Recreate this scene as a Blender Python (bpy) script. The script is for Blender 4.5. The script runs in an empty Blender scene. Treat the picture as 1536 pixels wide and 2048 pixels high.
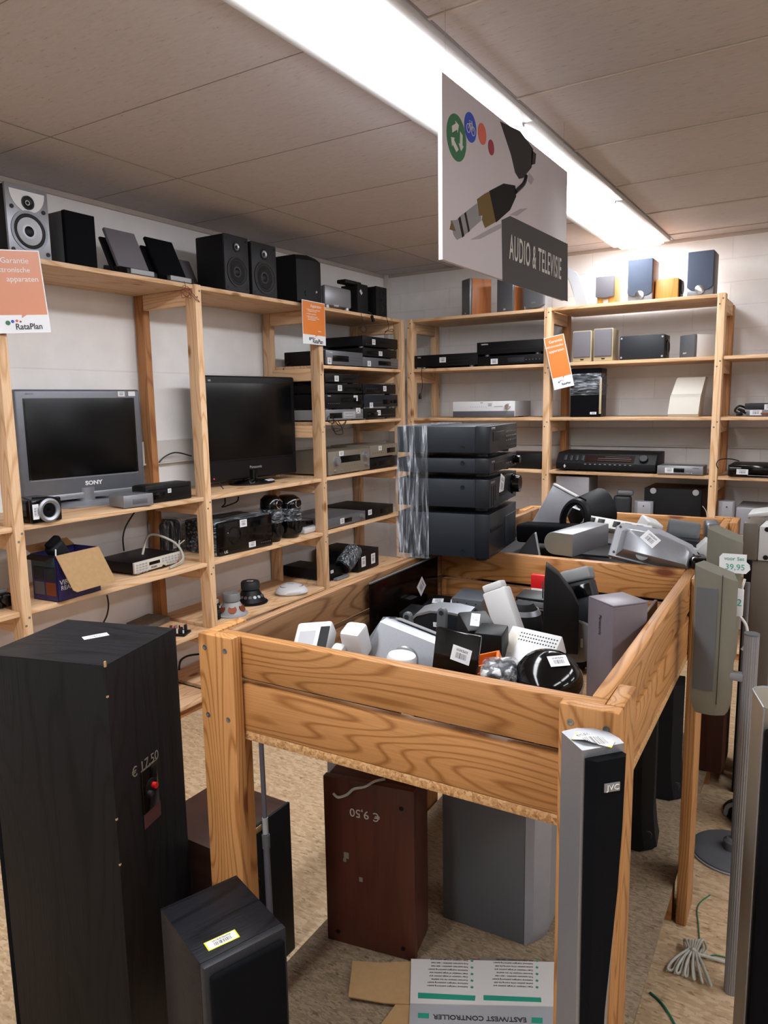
import bpy, bmesh, math, random
from mathutils import Matrix, Vector, Euler
random.seed(7)
SC = bpy.context.scene
COL = SC.collection
# ------------------------------------------------------------------ camera
R3 = ((0.84854932, 0.06412645, -0.525216), (0.52886768, -0.13321748, 0.8381838), (-0.0162182, -0.98901006, -0.14695601))
FPX = 1466.0
CAM = Vector((0, 0, 1.54))
cd = bpy.data.cameras.new('camera'); co = bpy.data.objects.new('camera', cd); COL.objects.link(co)
cd.sensor_fit = 'HORIZONTAL'; cd.sensor_width = 36.0; cd.lens = 36.0 * FPX / 1536; cd.clip_start = .02
co.matrix_world = Matrix(((R3[0][0], -R3[0][1], -R3[0][2], 0), (R3[1][0], -R3[1][1], -R3[1][2], 0), (R3[2][0], -R3[2][1], -R3[2][2], 1.54), (0, 0, 0, 1)))
SC.camera = co
# ------------------------------------------------------------------ world, exposure
w = bpy.data.worlds.new('world'); SC.world = w; w.use_nodes = True
w.node_tree.nodes['Background'].inputs[0].default_value = (.8, .85, 1, 1); w.node_tree.nodes['Background'].inputs[1].default_value = .12
SC.view_settings.view_transform = 'Standard'; SC.view_settings.look = 'None'; SC.view_settings.gamma = 1
SC.view_settings.use_curve_mapping = False
SC.view_settings.exposure = 0.85
TUBE_POWER = 13.0      # the ceiling luminaires over this aisle
TUBE2_POWER = 12.0      # the luminaires over the next aisles, outside the frame

# ------------------------------------------------------------------ measuring on known planes (photo pixels, 1536 x 2048)
def ray(u, v):
    a = (u - 768.0, v - 1024.0, FPX)
    return Vector([sum(R3[i][k] * a[k] for k in range(3)) for i in range(3)])
def at(u, v, ax, val):
    r = ray(u, v); t = (val - CAM[ax]) / r[ax]
    return CAM + r * t
# ------------------------------------------------------------------ materials
def lin(c):
    c = c.lstrip('#'); o = []
    for i in (0, 2, 4):
        x = int(c[i:i + 2], 16) / 255
        o.append(x / 12.92 if x <= .04045 else ((x + .055) / 1.055) ** 2.4)
    return (*o, 1)
MT = {}
def newmat(n):
    m = bpy.data.materials.new(n); m.use_nodes = True; MT[n] = m
    return m, m.node_tree, m.node_tree.nodes['Principled BSDF']
def mat(n, col, rough=.5, metal=0, var=0.0, scale=40, bump=0.0, spec=None, coat=0):
    m, t, b = newmat(n); N = t.nodes.new; L = t.links.new
    b.inputs['Base Color'].default_value = lin(col); b.inputs['Roughness'].default_value = rough; b.inputs['Metallic'].default_value = metal
    if spec is not None: b.inputs['Specular IOR Level'].default_value = spec
    if coat: b.inputs['Coat Weight'].default_value = coat
    tc = N('ShaderNodeTexCoord'); no = N('ShaderNodeTexNoise'); no.inputs['Scale'].default_value = scale; no.inputs['Detail'].default_value = 5
    L(tc.outputs['Object'], no.inputs['Vector'])
    if var:
        r = N('ShaderNodeValToRGB'); c = lin(col)
        r.color_ramp.elements[0].position = .3; r.color_ramp.elements[1].position = .7
        r.color_ramp.elements[0].color = (*[x * (1 - var) for x in c[:3]], 1); r.color_ramp.elements[1].color = (*[min(1, x * (1 + var)) for x in c[:3]], 1)
        L(no.outputs['Fac'], r.inputs[0]); L(r.outputs[0], b.inputs['Base Color'])
    if bump:
        bp = N('ShaderNodeBump'); bp.inputs['Strength'].default_value = bump; bp.inputs['Distance'].default_value = .002
        L(no.outputs['Fac'], bp.inputs['Height']); L(bp.outputs[0], b.inputs['Normal'])
    return m
def wood(n, c1, c2, axis, rings=9.0, rough=.55, bump=.15, knots=True, dark='#6b3a1c', dist=1.0):
    """planks: grain runs along one local axis, contour lines bend round knots, offset per object"""
    m, t, b = newmat(n); N = t.nodes.new; L = t.links.new
    tc = N('ShaderNodeTexCoord'); oi = N('ShaderNodeObjectInfo')
    sc = N('ShaderNodeVectorMath'); sc.operation = 'MULTIPLY'
    s = [7.0, 7.0, 7.0]; s[axis] = .9; sc.inputs[1].default_value = s
    ad = N('ShaderNodeVectorMath'); ad.operation = 'ADD'
    mr = N('ShaderNodeVectorMath'); mr.operation = 'SCALE'; mr.inputs[0].default_value = (37, 19, 53)
    L(oi.outputs['Random'], mr.inputs['Scale'])
    L(tc.outputs['Object'], sc.inputs[0]); L(sc.outputs[0], ad.inputs[0]); L(mr.outputs[0], ad.inputs[1])
    no = N('ShaderNodeTexNoise'); no.inputs['Scale'].default_value = 1.0 * dist; no.inputs['Detail'].default_value = 1.5; no.inputs['Roughness'].default_value = .4
    L(ad.outputs[0], no.inputs['Vector'])
    mu = N('ShaderNodeMath'); mu.operation = 'MULTIPLY'; mu.inputs[1].default_value = rings
    L(no.outputs['Fac'], mu.inputs[0])
    fr = N('ShaderNodeMath'); fr.operation = 'PINGPONG'; fr.inputs[1].default_value = .5
    L(mu.outputs[0], fr.inputs[0])
    r = N('ShaderNodeValToRGB'); e = r.color_ramp.elements
    e[0].position = .02; e[0].color = lin(c2); e[1].position = .2; e[1].color = lin(c1)
    L(fr.outputs[0], r.inputs[0])
    # fine fibres
    s2 = N('ShaderNodeVectorMath'); s2.operation = 'MULTIPLY'; q = [260.0, 260.0, 260.0]; q[axis] = 7.0; s2.inputs[1].default_value = q
    L(tc.outputs['Object'], s2.inputs[0])
    n2 = N('ShaderNodeTexNoise'); n2.inputs['Scale'].default_value = 1; n2.inputs['Detail'].default_value = 3; L(s2.outputs[0], n2.inputs['Vector'])
    mx = N('ShaderNodeMix'); mx.data_type = 'RGBA'; mx.blend_type = 'MULTIPLY'; mx.inputs[0].default_value = .35
    r2 = N('ShaderNodeValToRGB'); r2.color_ramp.elements[0].position = .3; r2.color_ramp.elements[0].color = (.55, .5, .45, 1); r2.color_ramp.elements[1].position = .6; r2.color_ramp.elements[1].color = (1, 1, 1, 1)
    L(n2.outputs['Fac'], r2.inputs[0]); L(r.outputs[0], mx.inputs[6]); L(r2.outputs[0], mx.inputs[7])
    out = mx.outputs[2]
    if knots:
        s3 = N('ShaderNodeVectorMath'); s3.operation = 'MULTIPLY'; q = [9.0, 9.0, 9.0]; q[axis] = 3.6; s3.inputs[1].default_value = q
        L(tc.outputs['Object'], s3.inputs[0]); a3 = N('ShaderNodeVectorMath'); a3.operation = 'ADD'; L(s3.outputs[0], a3.inputs[0]); L(mr.outputs[0], a3.inputs[1])
        vo = N('ShaderNodeTexVoronoi'); vo.inputs['Scale'].default_value = .8; L(a3.outputs[0], vo.inputs['Vector'])
        r3 = N('ShaderNodeValToRGB'); r3.color_ramp.elements[0].position = .07; r3.color_ramp.elements[0].color = (1, 1, 1, 1); r3.color_ramp.elements[1].position = .13; r3.color_ramp.elements[1].color = (0, 0, 0, 1)
        L(vo.outputs['Distance'], r3.inputs[0])
        m3 = N('ShaderNodeMix'); m3.data_type = 'RGBA'; L(r3.outputs[0], m3.inputs[0]); L(out, m3.inputs[6]); m3.inputs[7].default_value = lin(dark)
        out = m3.outputs[2]
    hs = N('ShaderNodeHueSaturation'); mp = N('ShaderNodeMapRange'); mp.inputs[3].default_value = .86; mp.inputs[4].default_value = 1.12
    L(oi.outputs['Random'], mp.inputs[0]); L(mp.outputs[0], hs.inputs['Value']); L(out, hs.inputs['Color'])
    L(hs.outputs[0], b.inputs['Base Color'])
    b.inputs['Roughness'].default_value = rough; b.inputs['Specular IOR Level'].default_value = .15 if n.startswith('ash') else .4
    bp = N('ShaderNodeBump'); bp.inputs['Strength'].default_value = bump; bp.inputs['Distance'].default_value = .002
    L(n2.outputs['Fac'], bp.inputs['Height']); L(bp.outputs[0], b.inputs['Normal'])
    return m
def ramp(t, fac, stops):
    r = t.nodes.new('ShaderNodeValToRGB'); e = r.color_ramp.elements
    while len(e) < len(stops): e.new(.5)
    for i, (p, c) in enumerate(stops): e[i].position = p; e[i].color = lin(c) if isinstance(c, str) else c
    t.links.new(fac, r.inputs[0]); return r.outputs[0]
for i, a in enumerate('xyz'):
    wood('pine_' + a, '#dcb893', '#c89c70', i, rings=14, rough=.6, dark='#8a5a34')
    wood('oldpine_' + a, '#b27a47', '#965f34', i, rings=14, rough=.55, dark='#5b3018')
    wood('aged_' + a, '#8d6a4a', '#6d4b30', i, rings=20, rough=.6, dark='#4a2c1a')  # left bin planks: shading inside the bin put into a darker wood colour
    wood('honey_' + a, '#b98450', '#93602f', i, rings=30, rough=.45, dark='#6a3414')
wood('ash_black', '#1a1b20', '#0f1013', 0, rings=14, rough=.38, knots=False, bump=.3)
wood('ash_black_z', '#181719', '#111112', 2, rings=14, rough=.5, knots=False, bump=.3)
wood('walnut', '#3a2118', '#2c1811', 1, rings=6, rough=.45, knots=False, bump=.1)
wood('teak', '#4b2418', '#431f15', 2, rings=8, rough=.5, knots=False, bump=.05)
wood('beech', '#a9683b', '#99592f', 2, rings=6, rough=.4, knots=False, bump=.05)
wood('maple', '#c99a4e', '#be8c40', 2, rings=6, rough=.4, knots=False, bump=.05)
mat('black', '#0c0d10', .45, bump=.05, scale=500, spec=.25); mat('black_gloss', '#050608', .1, spec=.4); mat('black_soft', '#0e0f12', .65, var=.15, spec=.25)
mat('black_case', '#0d0e11', .55, bump=.15, scale=900, spec=.25); mat('slate', '#1a2028', .45, bump=.1, scale=700, spec=.3); mat('slate_front', '#161a20', .35, spec=.3)
mat('black_cloth', '#0c0d11', .95, spec=.1, bump=.5, scale=1500); mat('navy_cloth', '#4f586a', .9, bump=.4, scale=1500); mat('grey_cloth', '#6d6a70', .9, bump=.4, scale=1500)
mat('dark_grey', '#24262b', .5, spec=.3); mat('mid_grey', '#55575b', .5); mat('grey', '#77787a', .5); mat('light_grey', '#9b9ca0', .5)
mat('screen_black', '#060709', .25, spec=.25); mat('silver', '#8e9096', .36, .55, var=.04, scale=300); mat('silver_dark', '#6c6f76', .38, .5, var=.04)
mat('silver_plastic', '#93939a', .42, .2, var=.03); mat('champagne', '#8f887b', .38, .5, var=.03); mat('mauve', '#716a72', .42, .15, var=.03); mat('taupe', '#5b534b', .5, .1); mat('olive_silver', '#78776c', .42, .35, var=.03)
mat('chrome', '#d8d8dc', .12, 1); mat('steel', '#9aa0a6', .3, .9); mat('brass', '#8d7a4d', .3, .8)
mat('white', '#bcbcbd', .45); mat('white_gloss', '#c6c6c9', .25); mat('off_white', '#c2bcb2', .5); mat('cream', '#b8a888', .5)
mat('orange', '#e0701c', .5); mat('red', '#c01416', .4); mat('red_cord', '#6a1414', .5); mat('maroon', '#4a2a28', .5)
mat('cardboard', '#a7855c', .8, var=.06, scale=60, bump=.1); mat('carton_white', '#c9c6c4', .7); mat('green_print', '#1f8a72', .6); mat('ink', '#2c2c30', .7)
mat('cable_black', '#0b0b0c', .45); mat('cable_grey', '#a8a69c', .5); mat('cable_white', '#cfccc5', .5); mat('cable_green', '#17644c', .5)
mat('print_white', '#dcdcdc', .6); mat('print_grey', '#8d8f92', .6); mat('chalk', '#b9b3ac', .9)
mat('poster_orange', '#d4772c', .35); mat('poster_orange_glare', '#c98362', .3); mat('poster_white', '#dcdee2', .35)  # the paler orange carries glare from the plastic sleeve in its colour
mat('paper', '#d6d8dc', .5); mat('yellow', '#e8d227', .5); mat('blue_print', '#2b49b5', .5); mat('green_dark', '#2f6b4a', .5); mat('salmon', '#c6604f', .5); mat('crimson', '#8e2a3c', .5); mat('teal_ink', '#3d9c86', .6)
mat('sign_white', '#bdb7bd', .45); mat('sign_dark', '#3a3b3d', .5); mat('sign_text', '#c7c4c2', .5); mat('sign_shadow', '#9a9399', .5)
mat('purple_print', '#2a2354', .35, var=.5, scale=14); mat('teal_print', '#153b45', .35, var=.4, scale=12)
mat('film_brown', '#1f1110', .1, coat=.3); mat('rubber', '#1c1c1e', .7); mat('copper', '#8c4a2c', .4, .5); mat('dust_grey', '#6f675c', .85, var=.2)
mat('cone_grey', '#8f8f93', .4, .3); mat('led_red', '#d0306a', .4)
for n, c, s in (('emit_tube', (.94, .97, 1, 1), TUBE_POWER), ('emit_tube_aside', (.94, .97, 1, 1), TUBE2_POWER)):
    m, t, b = newmat(n); b.inputs['Emission Color'].default_value = c; b.inputs['Emission Strength'].default_value = s; b.inputs['Base Color'].default_value = (.9, .9, .9, 1)
def label_mat(n, border, paper):
    m, t, b = newmat(n); N = t.nodes.new; L = t.links.new
    tc = N('ShaderNodeTexCoord'); sp = N('ShaderNodeSeparateXYZ'); L(tc.outputs['Generated'], sp.inputs[0])
    def M(op, a, bb):
        x = N('ShaderNodeMath'); x.operation = op
        for i, q in enumerate((a, bb)):
            if isinstance(q, (int, float)): x.inputs[i].default_value = q
            else: L(q, x.inputs[i])
        return x.outputs[0]
    X, Y = sp.outputs[0], sp.outputs[1]
    def band(s, lo, hi): return M('MULTIPLY', M('GREATER_THAN', s, lo), M('LESS_THAN', s, hi))
    nz = N('ShaderNodeTexNoise'); nz.noise_dimensions = '1D'; nz.inputs['W'].default_value = 0; nz.inputs['Scale'].default_value = 45; nz.inputs['Detail'].default_value = 0; L(X, nz.inputs['W'])
    bars = M('MULTIPLY', M('MULTIPLY', band(X, .22, .78), band(Y, .22, .6)), M('GREATER_THAN', nz.outputs[0], .5))
    n2 = N('ShaderNodeTexNoise'); n2.inputs['Scale'].default_value = 26; L(tc.outputs['Generated'], n2.inputs['Vector'])
    txt = M('MULTIPLY', M('MULTIPLY', band(X, .2, .82), band(Y, .68, .86)), M('GREATER_THAN', n2.outputs[0], .5))
    f = M('MAXIMUM', bars, txt)
    mx = N('ShaderNodeMix'); mx.data_type = 'RGBA'; L(f, mx.inputs[0]); mx.inputs[6].default_value = lin(paper); mx.inputs[7].default_value = lin('#3c3c44')
    ins = M('MULTIPLY', band(X, .04, .96), band(Y, .08, .92))
    m2 = N('ShaderNodeMix'); m2.data_type = 'RGBA'; L(ins, m2.inputs[0]); m2.inputs[6].default_value = lin(border); L(mx.outputs[2], m2.inputs[7])
    L(m2.outputs[2], b.inputs['Base Color']); b.inputs['Roughness'].default_value = .45
label_mat('sticker', '#dcdde0', '#d6d7dc'); label_mat('sticker_yellow', '#d8cf2a', '#dcdcd8')
def film_mat(n, strength, tint, sx):
    m, t, b = newmat(n); N = t.nodes.new; L = t.links.new
    tr = N('ShaderNodeBsdfTransparent'); tr.inputs[0].default_value = (.93, .93, .94, 1)
    tc = N('ShaderNodeTexCoord'); mp = N('ShaderNodeMapping'); mp.inputs['Scale'].default_value = sx; L(tc.outputs['Object'], mp.inputs[0])
    no = N('ShaderNodeTexNoise'); no.inputs['Scale'].default_value = 1; no.inputs['Detail'].default_value = 6; no.inputs['Distortion'].default_value = .6; L(mp.outputs[0], no.inputs['Vector'])
    f = ramp(t, no.outputs['Fac'], [(.42, (.03, .03, .03, 1)), (.56, (strength * .35,) * 3 + (1,)), (.64, (strength,) * 3 + (1,))])
    b.inputs['Base Color'].default_value = lin(tint); b.inputs['Roughness'].default_value = .15
    bp = N('ShaderNodeBump'); bp.inputs['Strength'].default_value = .8; bp.inputs['Distance'].default_value = .004; L(no.outputs['Fac'], bp.inputs['Height']); L(bp.outputs[0], b.inputs['Normal'])
    ms = N('ShaderNodeMixShader'); L(f, ms.inputs[0]); L(tr.outputs[0], ms.inputs[1]); L(b.outputs[0], ms.inputs[2])
    L(ms.outputs[0], t.nodes['Material Output'].inputs[0])
film_mat('film', .6, '#c9d0da', (90, 90, 9)); film_mat('film_x', .55, '#c9d0da', (14, 60, 90)); film_mat('bubble', .8, '#d4d6da', (70, 70, 70))
def smoked(n):
    m, t, b = newmat(n); N = t.nodes.new; L = t.links.new
    tr = N('ShaderNodeBsdfTransparent'); tr.inputs[0].default_value = (.16, .09, .07, 1)
    b.inputs['Base Color'].default_value = lin('#170d0c'); b.inputs['Roughness'].default_value = .12
    ms = N('ShaderNodeMixShader'); ms.inputs[0].default_value = .35; L(tr.outputs[0], ms.inputs[1]); L(b.outputs[0], ms.inputs[2]); L(ms.outputs[0], t.nodes['Material Output'].inputs[0])
smoked('smoked_acrylic')
# painted block wall: shallow joints, slightly uneven paint
def wall_mat(n, rot):
    m, t, b = newmat(n); N = t.nodes.new; L = t.links.new
    tc = N('ShaderNodeTexCoord'); mp = N('ShaderNodeMapping'); mp.inputs['Rotation'].default_value = rot; L(tc.outputs['Object'], mp.inputs[0])
    br = N('ShaderNodeTexBrick'); br.inputs['Scale'].default_value = 1; br.inputs['Brick Width'].default_value = .43; br.inputs['Row Height'].default_value = .14
    br.inputs['Mortar Size'].default_value = .006; br.inputs['Mortar Smooth'].default_value = 1; br.inputs['Color1'].default_value = lin('#efeeee'); br.inputs['Color2'].default_value = lin('#ecebeb'); br.inputs['Mortar'].default_value = lin('#e4e3e3')
    L(mp.outputs[0], br.inputs['Vector'])
    no = N('ShaderNodeTexNoise'); no.inputs['Scale'].default_value = 9; no.inputs['Detail'].default_value = 6; L(tc.outputs['Object'], no.inputs['Vector'])
    mx = N('ShaderNodeMix'); mx.data_type = 'RGBA'; mx.blend_type = 'MULTIPLY'; mx.inputs[0].default_value = .3; L(br.outputs['Color'], mx.inputs[6]); L(ramp(t, no.outputs['Fac'], [(.3, '#e6e3e1'), (.7, '#ffffff')]), mx.inputs[7])
    L(mx.outputs[2], b.inputs['Base Color']); b.inputs['Roughness'].default_value = .6
    b1 = N('ShaderNodeBump'); b1.inputs['Strength'].default_value = .25; b1.inputs['Distance'].default_value = .003; b1.invert = True; L(br.outputs['Fac'], b1.inputs['Height'])
    b2 = N('ShaderNodeBump'); b2.inputs['Strength'].default_value = .2; b2.inputs['Distance'].default_value = .004; L(no.outputs['Fac'], b2.inputs['Height']); L(b1.outputs[0], b2.inputs['Normal']); L(b2.outputs[0], b.inputs['Normal'])
wall_mat('painted_block_back', (math.radians(90), 0, 0)); wall_mat('painted_block_left', (math.radians(90), 0, math.radians(90)))
m, t, b = newmat('ceiling_board'); N = t.nodes.new; L = t.links.new
tc = N('ShaderNodeTexCoord'); mp = N('ShaderNodeMapping'); mp.inputs['Scale'].default_value = (28, 110, 1); L(tc.outputs['Object'], mp.inputs[0])
no = N('ShaderNodeTexNoise'); no.inputs['Scale'].default_value = 1; no.inputs['Detail'].default_value = 4; no.inputs['Roughness'].default_value = .7; L(mp.outputs[0], no.inputs['Vector'])
L(ramp(t, no.outputs['Fac'], [(.28, '#928c8c'), (.38, '#b5afb0'), (.7, '#bdb8b9')]), b.inputs['Base Color']); b.inputs['Roughness'].default_value = .9
bp = N('ShaderNodeBump'); bp.inputs['Strength'].default_value = .35; bp.inputs['Distance'].default_value = .003; L(no.outputs['Fac'], bp.inputs['Height']); L(bp.outputs[0], b.inputs['Normal'])
# strand board: overlapping stretched flakes in random directions
def osb(n, c, sc=1.0):
    m, t, b = newmat(n); N = t.nodes.new; L = t.links.new
    tc = N('ShaderNodeTexCoord'); wn = N('ShaderNodeTexNoise'); wn.inputs['Scale'].default_value = 3; L(tc.outputs['Object'], wn.inputs['Vector'])
    outs = []
    for k, (rz, sx, sy) in enumerate(((.4, 22, 75), (-.7, 26, 80), (1.3, 24, 70))):
        mp = N('ShaderNodeMapping'); mp.inputs['Rotation'].default_value = (0, 0, rz); mp.inputs['Scale'].default_value = (sx * sc, sy * sc, sx * sc); L(tc.outputs['Object'], mp.inputs[0])
        vo = N('ShaderNodeTexVoronoi'); vo.inputs['Scale'].default_value = 1; vo.inputs['Randomness'].default_value = 1; L(mp.outputs[0], vo.inputs['Vector'])
        se = N('ShaderNodeSeparateColor'); L(vo.outputs['Color'], se.inputs[0]); outs.append((se.outputs[0], vo.outputs['Distance']))
    mx = N('ShaderNodeMix'); mx.data_type = 'FLOAT'; gt = N('ShaderNodeMath'); gt.operation = 'GREATER_THAN'; gt.inputs[1].default_value = .55; L(outs[1][0], gt.inputs[0])
    L(gt.outputs[0], mx.inputs[0]); L(outs[0][0], mx.inputs[2]); L(outs[2][0], mx.inputs[3])
    no = N('ShaderNodeTexNoise'); no.inputs['Scale'].default_value = 60; no.inputs['Detail'].default_value = 5; L(tc.outputs['Object'], no.inputs['Vector'])
    ad = N('ShaderNodeMath'); ad.operation = 'MULTIPLY_ADD'; ad.inputs[1].default_value = .6; L(no.outputs['Fac'], ad.inputs[0]); L(mx.outputs[0], ad.inputs[2])
    L(ramp(t, ad.outputs[0], [(.22, c[0]), (.42, c[1]), (.9, c[2]), (1.0, c[3])]), b.inputs['Base Color']); b.inputs['Roughness'].default_value = .75
    bp = N('ShaderNodeBump'); bp.inputs['Strength'].default_value = .3; bp.inputs['Distance'].default_value = .002; L(ad.outputs[0], bp.inputs['Height']); L(bp.outputs[0], b.inputs['Normal'])
osb('strand_board', ('#83674a', '#a88c6b', '#b29777', '#bca384'), 1.7); osb('chip_board', ('#55463a', '#75654f', '#826f5a', '#8f7d67'), 3.2); osb('chip_edge', ('#7b522c', '#a67a4c', '#b98c5c', '#c9a070'), 7)
def SM(x): return MT[x]
# ------------------------------------------------------------------ mesh building
class MB:
    def __init__(s): s.bm = bmesh.new()
    def _xf(s, vs, M):
        if M is not None:
            for v in vs: v.co = M @ v.co
    def box(s, x0, x1, y0, y1, z0, z1, bev=0, M=None, seg=2, edges=None):
        b = bmesh.new(); r = bmesh.ops.create_cube(b, size=1)
        for v in r['verts']: v.co = Vector(((x0 + x1) / 2 + v.co.x * (x1 - x0), (y0 + y1) / 2 + v.co.y * (y1 - y0), (z0 + z1) / 2 + v.co.z * (z1 - z0)))
        if bev:
            eg = list(b.edges)
            if edges is not None:      # only edges parallel to that axis
                eg = [e for e in eg if abs((e.verts[0].co - e.verts[1].co).normalized()[edges]) > .9]
            bmesh.ops.bevel(b, geom=eg, offset=min(bev, .49 * min(abs(x1 - x0), abs(y1 - y0), abs(z1 - z0))) if edges is None else bev, segments=seg, profile=.5, affect='EDGES')
        return s.add(b, M)
    def add(s, b, M=None):
        if M is not None: b.transform(M)
        me = bpy.data.meshes.new('t'); b.to_mesh(me); b.free(); s.bm.from_mesh(me); bpy.data.meshes.remove(me); return s
    def prism(s, pts, a0, a1, ax=1, bev=0, M=None, seg=2):
        """polygon extruded along axis ax; pts are (a,b) in the other two axes in order"""
        b = bmesh.new(); o = [i for i in range(3) if i != ax]
        def P(p, a):
            c = [0, 0, 0]; c[o[0]] = p[0]; c[o[1]] = p[1]; c[ax] = a; return b.verts.new(c)
        A = [P(p, a0) for p in pts]; B = [P(p, a1) for p in pts]; n = len(pts)
        b.faces.new(A); b.faces.new(B[::-1])
        for i in range(n): b.faces.new((A[i], B[i], B[(i + 1) % n], A[(i + 1) % n]))
        bmesh.ops.recalc_face_normals(b, faces=b.faces)
        if bev: bmesh.ops.bevel(b, geom=list(b.edges), offset=bev, segments=seg, profile=.5, affect='EDGES')
        return s.add(b, M)
    def loft(s, rings, M=None, caps=True):
        b = bmesh.new(); V = [[b.verts.new(p) for p in r] for r in rings]; n = len(rings[0])
        for i in range(len(V) - 1):
            for k in range(n): b.faces.new((V[i][k], V[i][(k + 1) % n], V[i + 1][(k + 1) % n], V[i + 1][k]))
        if caps: b.faces.new(V[0][::-1]); b.faces.new(V[-1])
        bmesh.ops.recalc_face_normals(b, faces=b.faces)
        return s.add(b, M)
    def lathe(s, prof, M=None, seg=32):
        """profile of (radius, height) round local z"""
        b = bmesh.new(); V = []
        for r, z in prof:
            V.append([b.verts.new((r * math.cos(2 * math.pi * k / seg), r * math.sin(2 * math.pi * k / seg), z)) for k in range(seg)] if r > 1e-6 else [b.verts.new((0, 0, z))])
        for i in range(len(V) - 1):
            A, B = V[i], V[i + 1]
            for k in range(seg):
                k2 = (k + 1) % seg
                f = [A[k % len(A)], A[k2 % len(A)], B[k2 % len(B)], B[k % len(B)]]
                f = list(dict.fromkeys(f))
                if len(f) > 2: b.faces.new(f)
        bmesh.ops.recalc_face_normals(b, faces=b.faces)
        return s.add(b, M)
    def cyl(s, r, z0, z1, M=None, seg=24, bev=0):
        if bev: return s.lathe([(0, z0), (r - bev, z0), (r, z0 + bev), (r, z1 - bev), (r - bev, z1), (0, z1)], M, seg)
        return s.lathe([(0, z0), (r, z0), (r, z1), (0, z1)], M, seg)
    def tube(s, pts, r, seg=8, smooth=6):
        P = [Vector(p) for p in pts]
        if smooth > 1 and len(P) > 2:
            Q = []
            for i in range(len(P) - 1):
                a = P[max(i - 1, 0)]; b_ = P[i]; c = P[i + 1]; d = P[min(i + 2, len(P) - 1)]
                for k in range(smooth):
                    t = k / smooth
                    Q.append(.5 * ((2 * b_) + (c - a) * t + (2 * a - 5 * b_ + 4 * c - d) * t * t + (3 * b_ - a - 3 * c + d) * t ** 3))
            Q.append(P[-1]); P = Q
        rings = []; up = Vector((0, 0, 1)); prev = None
        for i, p in enumerate(P):
            t = (P[min(i + 1, len(P) - 1)] - P[max(i - 1, 0)])
            t = t.normalized() if t.length > 1e-9 else Vector((0, 0, 1))
            a = prev if prev is not None else (up if abs(t.z) < .9 else Vector((1, 0, 0)))
            a = (a - t * a.dot(t)); a = a.normalized() if a.length > 1e-6 else t.orthogonal().normalized(); prev = a; b2 = t.cross(a)
            rings.append([p + r * (math.cos(2 * math.pi * k / seg) * a + math.sin(2 * math.pi * k / seg) * b2) for k in range(seg)])
        return s.loft(rings)
    def build(s, name, m, parent=None, loc=None, rot=None, smooth=35):
        me = bpy.data.meshes.new(name); s.bm.to_mesh(me); s.bm.free()
        me.materials.append(SM(m))
        if smooth:
            me.polygons.foreach_set('use_smooth', [True] * len(me.polygons)); me.set_sharp_from_angle(angle=math.radians(smooth))
        o = bpy.data.objects.new(name, me); COL.objects.link(o)
        if parent is not None: o.parent = parent
        if loc is not None: o.location = loc
        if rot is not None: o.rotation_euler = rot
        return o
def thing(name, label, cat, loc=(0, 0, 0), rot=(0, 0, 0), group=None):
    o = bpy.data.objects.new(name, None); COL.objects.link(o); o.location = loc; o.rotation_euler = rot; o.empty_display_size = .05
    o['label'] = label; o['category'] = cat
    if group: o['group'] = group
    return o
def tag(o, label, cat, group=None):
    o['label'] = label; o['category'] = cat
    if group: o['group'] = group
    return o
def struct(o): o['kind'] = 'structure'; return o
RX = math.radians(90)
FRONT = (RX, 0, 0); RIGHT = (RX, 0, RX); TOP = (0, 0, 0); LEFT = (RX, 0, -RX)
def FM(x, z, y=0): return Matrix.Translation((x, y, z)) @ Matrix.Rotation(RX, 4, 'X')     # local z looks out of the front (-y)
def SMx(x, y, z): return Matrix.Translation((x, y, z)) @ Matrix.Rotation(RX, 4, 'Y')    # local z looks to +x
def sticker(par, loc, rot, sw, sh, m='sticker'):
    return MB().box(-sw / 2, sw / 2, -sh / 2, sh / 2, 0, .0006).build('price_sticker', m, par, loc, rot, smooth=0)
def text(par, body, loc, rot, size, m, name='lettering', sx=1.0, ext=.0004, bold=0.0, align='CENTER', sp_=1.0):
    c = bpy.data.curves.new('t', 'FONT'); c.body = body; c.size = size; c.extrude = ext; c.offset = bold; c.align_x = align; c.space_character = sp_; c.align_y = 'CENTER'; c.resolution_u = 3
    o = bpy.data.objects.new('t', c); COL.objects.link(o); bpy.context.view_layer.update()
    me = bpy.data.meshes.new_from_object(o.evaluated_get(bpy.context.evaluated_depsgraph_get())); bpy.data.objects.remove(o); bpy.data.curves.remove(c)
    for v in me.vertices: v.co.x *= sx
    me.materials.clear(); me.materials.append(SM(m)); me.name = name
    q = bpy.data.objects.new(name, me); COL.objects.link(q); q.parent = par; q.location = loc; q.rotation_euler = rot
    return q
def driver(par, x, z, r, cone='black_soft', ring='dark_grey', y=0, surround='rubber', cap='black'):
    a = MB().lathe([(r * .86, -.001), (r * .86, .004), (r, .004), (r, -.001)], FM(x, z, y)).build('driver_ring', ring, par)
    MB().lathe([(r * .66, -.002), (r * .72, .004), (r * .8, .006), (r * .86, .002), (r * .86, -.002)], FM(x, z, y)).build('surround', surround, a)
    MB().lathe([(0, -.001), (r * .3, -.0005), (r * .68, .003)], FM(x, z, y)).build('cone', cone, a)
    MB().lathe([(0, .006), (r * .15, .005), (r * .26, 0)], FM(x, z, y)).build('dust_cap', cap, a)
    return a
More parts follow.
